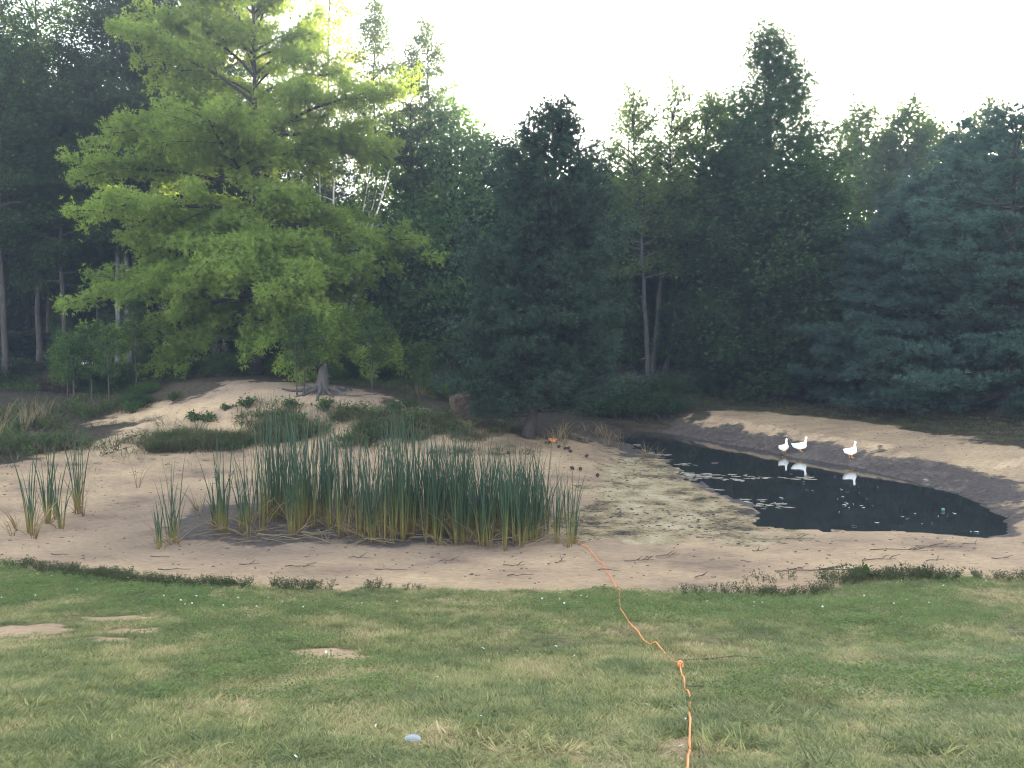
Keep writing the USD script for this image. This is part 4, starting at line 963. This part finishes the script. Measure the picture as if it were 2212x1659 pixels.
# ------------------------------------------------------------------ ducks
def hull_chain(nodes, bones, edge=.014, rounds=8):
    parts = []
    for a, b in bones:
        pts = []
        for k in (a, b):
            c, r = nodes[k]
            s = trimesh.creation.icosphere(2, 1.0).vertices * np.asarray(r) + c
            pts.append(s)
        parts.append(m3.Manifold.hull_points(np.vstack(pts).astype(np.float32)))
    m = m3.Manifold.batch_boolean(parts, m3.OpType.Add).refine_to_length(edge)
    me = m.to_mesh()
    t = trimesh.Trimesh(me.vert_properties[:, :3], me.tri_verts, process=True)
    trimesh.smoothing.filter_taubin(t, iterations=rounds)
    return t
def duck(label, px, py, yaw, neck=0.0, scale=1.0, leg=.045):
    g = ground_at(px, py)
    root = thing('duck', label, 'duck', g, yaw, scale, 'white ducks on the mud')
    b = leg
    nd = {'tail': ((-.245, 0, b + .165), (.012, .028, .010)), 'rump': ((-.15, 0, b + .115), (.07, .07, .065)), 'mid': ((-.03, 0, b + .095), (.105, .095, .09)), 'breast': ((.085, 0, b + .11), (.075, .08, .08)),
          'neck0': ((.115, 0, b + .165), (.042, .045, .045)), 'neck1': ((.122 + neck, 0, b + .25), (.025, .025, .03)), 'head': ((.13 + neck, 0, b + .318), (.032, .025, .027)), 'cheek': ((.15 + neck, 0, b + .312), (.022, .02, .02))}
    body = hull_chain(nd, [('tail', 'rump'), ('rump', 'mid'), ('mid', 'breast'), ('breast', 'neck0'), ('mid', 'neck0'), ('neck0', 'neck1'), ('neck1', 'head'), ('head', 'cheek')])
    obj('body', (body.vertices, body.faces), M_white, root, smooth=True)
    for sgn in (-1, 1):
        wg = hull_chain({'a': ((.06, sgn * .083, b + .125), (.045, .016, .04)), 'b': ((-.09, sgn * .072, b + .135), (.05, .014, .035)), 'c': ((-.20, sgn * .03, b + .155), (.012, .008, .012))}, [('a', 'b'), ('b', 'c')], .02, 4)
        obj('wing', (wg.vertices, wg.faces), M_white, root, smooth=True)
        lg, _ = tubes([(np.array([[-.02, sgn * .04, b + .03], [-.015, sgn * .04, .03], [-.005, sgn * .04, .008]]), np.array([.016, .009, .008]))], 6), 0
        toes = [(np.array([[-.005, sgn * .04, .010], [.055, sgn * .04 + dy, .006]]), np.array([.008, .005])) for dy in (-.025, 0, .025)]
        web = (np.array([[-.005, sgn * .04, .008], [.05, sgn * .04 - .025, .005], [.058, sgn * .04, .005], [.05, sgn * .04 + .025, .005]]), np.array([[0, 1, 2], [0, 2, 3]]))
        obj('leg', cat_mesh([lg, tubes(toes, 5), web]), M_orangeleg, root)
        ey = trimesh.creation.icosphere(1, .005); ey.apply_translation((.146 + neck, sgn * .0235, b + .323))
        obj('eye', (ey.vertices, ey.faces), M_eye, root, smooth=True)
    bl = hull_chain({'a': ((.162 + neck, 0, b + .310), (.013, .013, .011)), 'b': ((.198 + neck, 0, b + .300), (.010, .014, .005))}, [('a', 'b')], .01, 3)
    obj('bill', (bl.vertices, bl.faces), M_orangeleg, root, smooth=True)
duck('white duck with its neck up, leftmost of the three on the mud', 784, 453, .75, -.01, 1.2)
duck('white duck with yellowish head seen in full side view, between the other two', 800.5, 451.5, .12, .015, 1.22)
duck('white duck on orange legs standing apart on the right', 851, 458, .45, .0, 1.22, .065)

# ------------------------------------------------------------------ straw bales, stump, drum, log, stones
def bale(label, px, py, size, rot):
    g = ground_at(px, py)
    root = thing('straw_bale', label, 'straw bale', g + [0, 0, size[2] * .42], rot=rot)
    bx = trimesh.creation.box(size)
    bx = bx.subdivide_to_size(.07)
    v = np.array(bx.vertices); h = np.array(size) / 2
    q_ = v / h; rnd = np.linalg.norm(np.clip(np.abs(q_) - .8, 0, None), axis=1)
    v *= (1 - .18 * rnd)[:, None]
    v += (meshkit.noise(v * 14, 5)[:, None] - .5) * unit(v) * .07 + (meshkit.noise(v * 4, 8)[:, None] - .5) * unit(v) * .10
    obj('body', (v, bx.faces), M_hay, root)
    r = np.random.default_rng(int(px))
    n = 700; face = r.integers(0, 3, n); sg = r.choice([-1, 1], n)
    c = r.uniform(-1, 1, (n, 3)) * h; c[np.arange(n), face] = sg * h[face] * .97
    d = unit(r.normal(size=(n, 3)) + .4 * unit(c))
    vv = needles(c, d, 1, .16, .012, r, .2)
    obj('loose_straw', vv, M_straw_flat, root, kind='stuff')
M_straw_flat = plain_look('loose_straw_look', (.05, .037, .027), (.12, .092, .066), 20, .9, .1)
bale('old brown straw bale tipped on end beside the longer one', 463, 418, (.72, .62, .86), (6, -8, 20))
bale('long dark straw bale lying behind the tipped one', 488, 416, (1.25, .6, .58), (0, 4, 8))

g = ground_at(322, 393)
root = thing('stump', 'grey weathered tree stump with spreading roots on the mound crest', 'stump', g)
r = np.random.default_rng(5)
tv, tf = tubes([(np.array([[0, 0, -.1], [0, 0, .15], [.03, 0, .5], [.06, 0, .85], [.1, 0, 1.05]]), np.array([.30, .24, .19, .17, .06]))], 14)
tv = tv + (meshkit.noise(tv * 6, 3)[:, None] - .5) * .12 * [1, 1, .3]
obj('trunk', (tv, tf), M_stump, root, smooth=40)
for k in range(9):
    a = -PI * .98 + k * PI * .24 + r.uniform(-.2, .2) if k < 7 else r.uniform(0, PI)
    Lr = r.uniform(.7, 1.5)
    s_ = np.linspace(0, 1, 7)
    pt = np.column_stack([np.cos(a + .4 * s_ * r.normal()) * Lr * s_, np.sin(a) * Lr * s_, .26 * (1 - s_) ** 1.5 + .05 * r.normal(size=7) * s_])
    pt[:, 2] += np.array([ground_z(g[0] + x_, g[1] + y_) - g[2] for x_, y_ in pt[:, :2]]) * s_ + .02
    obj('root', tubes([(pt, .085 * (1 - .75 * s_) + .012)], 6), M_stump, root, smooth=True)
g = ground_at(500 * 0 + 352, 397)
s_ = np.linspace(0, 1, 6)
obj('fallen_branch', tubes([(g + np.column_stack([(s_ - .5) * 1.7, .2 * s_, .06 + .03 * np.sin(s_ * 9)]), .035 * (1 - .6 * s_))], 6), M_stump, label='grey fallen branch on the sand right of the stump', cat='branch')

g = ground_at(86.5, 382)
root = thing('drum', 'dark grey drum with a rounded white lid among saplings at the left', 'drum', g)
drum = trimesh.creation.revolve(np.array([[0, 0], [.40, 0], [.42, .03], [.40, .3], [.42, .33], [.40, .36], [.40, .72], [.43, .75], [.0, .75]]), sections=24)
obj('body', (drum.vertices, drum.faces), M_drum, root, smooth=30)
lid = trimesh.creation.revolve(np.array([[.44, .753], [.46, .78], [.44, .9], [.36, 1.0], [.2, 1.06], [0, 1.08]]), sections=24)
obj('lid', (lid.vertices, lid.faces), M_lid, root, smooth=40)
obj('spout', tubes([(np.array([[.40, 0, .88], [.6, 0, .90], [.74, 0, .93]]), np.array([.04, .035, .03]))], 8), M_lid, root, smooth=True)
g = ground_at(115, 380)
root = thing('cut_log', 'short log with a fresh orange-brown cut face, right of the drum', 'log', g + [0, 0, .32], rot=(90, 0, 20))
cy = trimesh.creation.revolve(np.array([[.0, -.55], [.24, -.55], [.26, -.3], [.25, .2], [.26, .55]]), sections=16)
obj('bark', (cy.vertices, cy.faces), B_dark, root, smooth=40)
ce = trimesh.creation.revolve(np.array([[.258, .55], [.2, .565], [0, .57]]), sections=16)
obj('cut_face', (ce.vertices, ce.faces), M_logend, root)

def stone(label, px, py, size, sink=.3):
    g = ground_at(px, py)
    s = trimesh.creation.icosphere(3, 1.0)
    v = s.vertices * np.array(size) / 2
    v = v * (1 + .25 * (meshkit.fbm(v * 6 + px, 3, 2)[:, None] - .5))
    obj('stone', (v + g + [0, 0, size[2] * (.5 - sink)], s.faces), M_stone, smooth=True, label=label, cat='stone')
stone('pale grey-blue rounded stone half sunk in the near grass', 413, 742, (.095, .07, .06), .3)
stone('flat pale stone at the near edge of the water', 880, 531, (.52, .3, .2), .3)

# ------------------------------------------------------------------ orange cord
cp = [(430, 200), (470, 222), (510, 250), (540, 290), (565, 328), (590, 330), (600, 360), (615, 395), (640, 420), (660, 460), (675, 490), (697, 512), (697, 550), (697, 590), (703, 650), (725, 690), (755, 720), (785, 765), (820, 800), (855, 845), (895, 862), (935, 875), (1010, 950), (1060, 990), (1088, 1015),
      (1092, 1045), (1102, 1080), (1115, 1110), (1120, 1160), (1138, 1190), (1155, 1215), (1152, 1280), (1148, 1350), (1156, 1390), (1152, 1440), (1150, 1500), (1155, 1550), (1140, 1600), (1140, 1659), (1136, 1740)]
cp = np.array([((1632 + a / 2.0331) / 3.1875, (1632 + b / 2.0331) / 3.1875) for a, b in cp])
pts = np.array([ground_at(a, b) for a, b in cp])
sub = np.linspace(0, len(pts) - 1, 260)
pts = np.column_stack([np.interp(sub, np.arange(len(pts)), pts[:, k]) for k in range(3)])
for _ in range(2):
    pts[1:-1] = .5 * pts[1:-1] + .25 * (pts[:-2] + pts[2:])
on_lawn = val('lawn', pts[:, :2])
dip = np.interp(np.arange(260), np.linspace(0, 259, 40), np.random.default_rng(3).uniform(-.6, 1, 40))
pts[:, 2] = ground_z(pts[:, 0], pts[:, 1]) + .010 + on_lawn * (.013 + .028 * dip)
root = thing('extension_cord', 'bright orange cord running over the lawn and sand towards the pond', 'cord')
obj('cable', tubes([(pts, np.full(len(pts), .0062))], 8), M_cord, root, smooth=True)
k = ground_at((1632 + 1090 / 2.0331) / 3.1875, (1632 + 1028 / 2.0331) / 3.1875)
th = np.linspace(0, 4 * PI, 40)
obj('knot', tubes([(k + np.column_stack([.018 * np.cos(th), .022 * np.sin(th * 1.5), .05 + .02 * np.sin(th)]), np.full(40, .0065))], 6), M_cord, root, smooth=True)
g = ground_at(553, 443)
th = np.linspace(0, 5 * PI, 60)
obj('coiled_cord', tubes([(g + np.column_stack([.13 * np.cos(th), .07 * np.sin(th), .035 + .006 * th]), np.full(60, .012))], 6), M_cord, smooth=True, label='small loop of orange cord lying on the sand by the pine', cat='cord')

# ------------------------------------------------------------------ small things: cones, sticks, feathers
cone = trimesh.creation.revolve(np.array([[0, -.045], [.026, -.034], [.022, -.02], [.036, -.01], [.03, .004], [.034, .014], [.022, .022], [.024, .032], [0, .05]]), sections=9)
kc = kind_prim('pine_cone'); obj('scales', (cone.vertices, cone.faces), M_cone, kc)
rng = np.random.default_rng(37)
for sx, sy in ((1741, 1416), (1746, 1418), (1752, 1414), (1742, 1401), (1781, 1428), (1802, 1434), (1812, 1433), (1818, 1443), (1824, 1497), (1870, 1458), (1468, 1358), (1620, 1448), (1850, 1500), (1905, 1520)):
    g = ground_at(sx / 3.1875, sy / 3.1875)
    copy_of(kc, 'pine_cone', 'dark pine cone on the sand below the dark pine', 'pine cone', g + [0, 0, .05], scale=1.4, group='pine cones on the sand', rot=(rng.uniform(60, 120), 0, rng.uniform(0, 360)))
def stick(px, py, ln, az, forks=1, r=.010, label='dry twig lying on the near sand', group='twigs on the near sand'):
    g = ground_at(px, py)
    paths = []
    for k in range(forks + 1):
        a = az + (0 if k == 0 else rng.uniform(-.9, .9)); l = ln * (1 if k == 0 else rng.uniform(.25, .5))
        s = np.linspace(0, 1, 6)
        st = np.array([0, 0, 0.0]) if k == 0 else np.array([math.cos(az), math.sin(az), 0]) * ln * rng.uniform(-.2, .3)
        p_ = st + np.column_stack([np.cos(a) * l * (s - .5 * (k == 0)), np.sin(a) * l * (s - .5 * (k == 0)), .02 + .02 * rng.uniform(size=6) + (0.06 * s if k else 0)])
        p_[:, :2] += rng.normal(0, ln * .02, (6, 2))
        p_[:, 2] += np.array([ground_z(g[0] + x_, g[1] + y_) for x_, y_ in p_[:, :2]])
        p_[:, :2] += g[:2]
        paths.append((p_, r * (1 - .6 * s)))
    obj('twig', tubes(paths, 5), M_stick, label=label, cat='twig', group=group)
for px, py, ln, az, fk in ((174, 571, .45, .2, 0), (300, 568, .45, .1, 1), (514, 567, .35, -.2, 1), (560, 563, .3, .9, 2), (391, 571, .5, 0, 0), (640, 562, .5, .3, 3), (668, 557, .4, .2, 2), (791, 572, .5, .2, 1), (829, 571, .9, 0, 2), (900, 551, 1.0, 0, 3), (935, 548, .7, 0, 3), (880, 561, .6, .2, 2), (935, 562, .4, .4, 1), (800, 540, .5, 0, 1), (760, 552, .3, .3, 1),
                           (520, 577, .4, .15, 0), (609, 572, .35, -.3, 0), (700, 578, .2, .5, 1), (450, 562, .3, 0, 1), (250, 566, .3, .2, 1), (360, 559, .35, 0, 1), (970, 545, .3, .1, 1), (1000, 560, .3, .2, 1), (160, 558, .3, .1, 0), (60, 556, .25, .3, 0)):
    stick(px, py, ln, az, fk)
stick(724, 660, .75, .15, 0, .008, 'thin dark twig lying in the grass right of the cord', None)
stick(708, 560 + 130, .0 + .3, .1, 0, .006, 'short twig in the grass by the bare soil', None)
# dark algae and weed scraps on the wet flats
m = 9000
pp_ = np.column_stack([rng.uniform(-6, 11, m), rng.uniform(14.5, 30, m)])
w_ = np.clip(RegularGridInterpolator((ys, xs), np.maximum(w_flat, .5 * mudw).reshape(XX.shape), bounds_error=False, fill_value=0)(pp_[:, ::-1]), 0, 1) * (meshkit.fbm(np.column_stack([pp_ * .55, np.zeros(m)]), 4, 88) > rng.uniform(.46, .66, m))
pp_ = pp_[(w_ > rng.uniform(.3, 1, m)) & (val('pond', pp_) < .02)]
bits = []
for k in range(4):
    bx = trimesh.creation.icosphere(1, 1.0); b_ = np.random.default_rng(90 + k)
    bits.append(((bx.vertices * [.07, .05, .014] * b_.uniform(.6, 1.5, 3) + b_.normal(0, .022, bx.vertices.shape) * [1, 1, .2], bx.faces), M_algae, {}))
instancer('algae_scraps', bits, np.column_stack([pp_, ground_z(pp_[:, 0], pp_[:, 1]) + .002]), rng.integers(0, 4, len(pp_)), rng.uniform(0, 6.28, len(pp_)), rng.uniform(.12, .75, len(pp_)) ** 1.4, 'dark scraps of drying algae and weed scattered on the wet flats', 'algae')
# pale scum floating along the edges of the water
rng = np.random.default_rng(53)
m = 9000
pp_ = np.column_stack([rng.uniform(2, 13, m), rng.uniform(15.5, 33, m)])
sp_ = val('pond', pp_)
cl_ = meshkit.fbm(np.column_stack([pp_ * [.5, .8], np.zeros(m)]), 3, 99)
pp_ = pp_[(sp_ > .02) & (pp_[:, 0] < 8.2) & (cl_ + .16 * np.exp(-sp_ / .35) - .10 * smooth01(.3, 1.5, sp_) > rng.uniform(.61, .75, m))]
bits = []
for k in range(4):
    b_ = np.random.default_rng(120 + k)
    a_ = np.linspace(0, 2 * PI, 11)[:-1]; r_ = b_.uniform(.5, 1.2, 10)
    top_ = np.column_stack([np.cos(a_) * r_ * .11, np.sin(a_) * r_ * .05, np.full(10, .006)])
    v_ = np.vstack([[[0, 0, .009]], top_, top_ * [1.05, 1.05, 0]])
    f_ = [(0, 1 + i, 1 + (i + 1) % 10) for i in range(10)] + [(1 + i, 11 + i, 11 + (i + 1) % 10) for i in range(10)] + [(1 + i, 11 + (i + 1) % 10, 1 + (i + 1) % 10) for i in range(10)]
    bits.append(((v_, np.array(f_)), M_scum, {}))
instancer('pond_scum', bits, np.column_stack([pp_, np.full(len(pp_), -.001)]), rng.integers(0, 4, len(pp_)), rng.normal(0, .5, len(pp_)), rng.uniform(.3, 1.3, len(pp_)), 'pale grey-brown scum floating at the edges of the pond', 'scum')
# bits of debris on the sand
deb = []
m = 3600
pp_ = np.column_stack([rng.uniform(-15, 15, m), rng.uniform(11, 34, m)])
pp_ = pp_[(val('sd_lawn', pp_) < -.1) & (val('pond', pp_) < -.15) & (val('wood', pp_) < .4)]
bits = []
for k in range(4):
    bx = trimesh.creation.icosphere(1, 1.0); b_ = np.random.default_rng(70 + k)
    bits.append(((bx.vertices * [.035, .018, .010] * b_.uniform(.7, 1.4, 3) + b_.normal(0, .002, bx.vertices.shape), bx.faces), M_stick, {}))
instancer('sand_debris', bits, np.column_stack([pp_, ground_z(pp_[:, 0], pp_[:, 1]) + .004]), rng.integers(0, 4, len(pp_)), rng.uniform(0, 6.28, len(pp_)), rng.uniform(.2, 1.1, len(pp_)) ** 1.4, 'dark crumbs of bark and leaf litter strewn over the sand', 'litter')
# feathers: white scraps on lawn and water
kf = kind_prim('feather')
fv, ff, _ = blades(np.random.default_rng(2), 1, .07, .03, .3, .0, seg=4)
fv = fv[:, [2, 1, 0]]; fv[:, 2] = np.abs(fv[:, 2]) * .4 + .004
obj('vane', (fv, ff), M_white, kf)
def feathers(pts, label, group, lift, s0, s1):
    for sx, sy in pts:
        g = ground_at(sx / 3.1875, sy / 3.1875)
        if lift == 0:
            q_ = at_z(sx / 3.1875, sy / 3.1875, .006); g = np.array([q_[0], q_[1], .006])
        copy_of(kf, 'feather', label, 'feather', g + [0, 0, lift], rng.uniform(0, 6.28), rng.uniform(s0, s1), group)
lawn_f = [(272, 2108), (1037, 2092), (1046, 2100), (1535, 2078), (1540, 2080), (1767, 2070), (1770, 2072), (1829, 2106), (1881, 2118), (1645, 2087), (1398, 2175), (1200, 2330), (940, 2430), (1525, 2303), (853, 1917), (863, 1865), (2735, 2033), (2740, 1971), (2620, 1923), (2510, 1925), (2272, 1896), (2183, 2313), (2165, 2400), (1360, 1920), (1430, 1918), (1265, 1910), (990, 1893), (1470, 2175)]
feathers(lawn_f, 'small white feather caught in the grass', 'white feathers on the lawn', .035, .3, .65)
zoomp = lambda a, b: (2400 + a / 5.53, 1340 + b / 5.53)
wat = [zoomp(*q_) for q_ in ((80, 905), (695, 945), (880, 1080), (910, 1120), (980, 1218), (1035, 1245), (1475, 985), (1535, 1213), (1690, 1260), (1875, 1175), (1885, 1275), (1560, 1340), (1500, 1385), (1615, 1460), (1575, 1490), (1765, 1475), (1685, 1550), (1880, 1508), (1930, 1543), (2115, 1515), (2200, 1175), (2010, 1385), (1510, 1625), (460, 1370), (350, 1465))]
wat += [(2448 + a / 2.033, 1632 + b / 2.033) for a, b in ((690, 68), (575, 95), (830, 122), (910, 45), (950, 15), (1065, 75), (1170, 20), (1195, 8), (1310, 125), (1335, 128), (955, 140), (1000, 75), (1170, 150), (1100, 30), (860, 30))]
feathers(wat, 'small white feather floating on the dark water', 'white feathers floating on the pond', 0, .7, 1.5)
feathers([(1040, 2092)], 'crumpled white scrap beside the bare sandy spot in the lawn', None, .04, 1.1, 1.2)
q_ = at_z(943, 511, 0.0)
b_ = trimesh.creation.icosphere(2, .04)
obj('ball', (b_.vertices + q_ + [0, 0, .03], b_.faces), M_ball, smooth=True, label='small blue-green ball floating near the right of the pond', cat='ball')
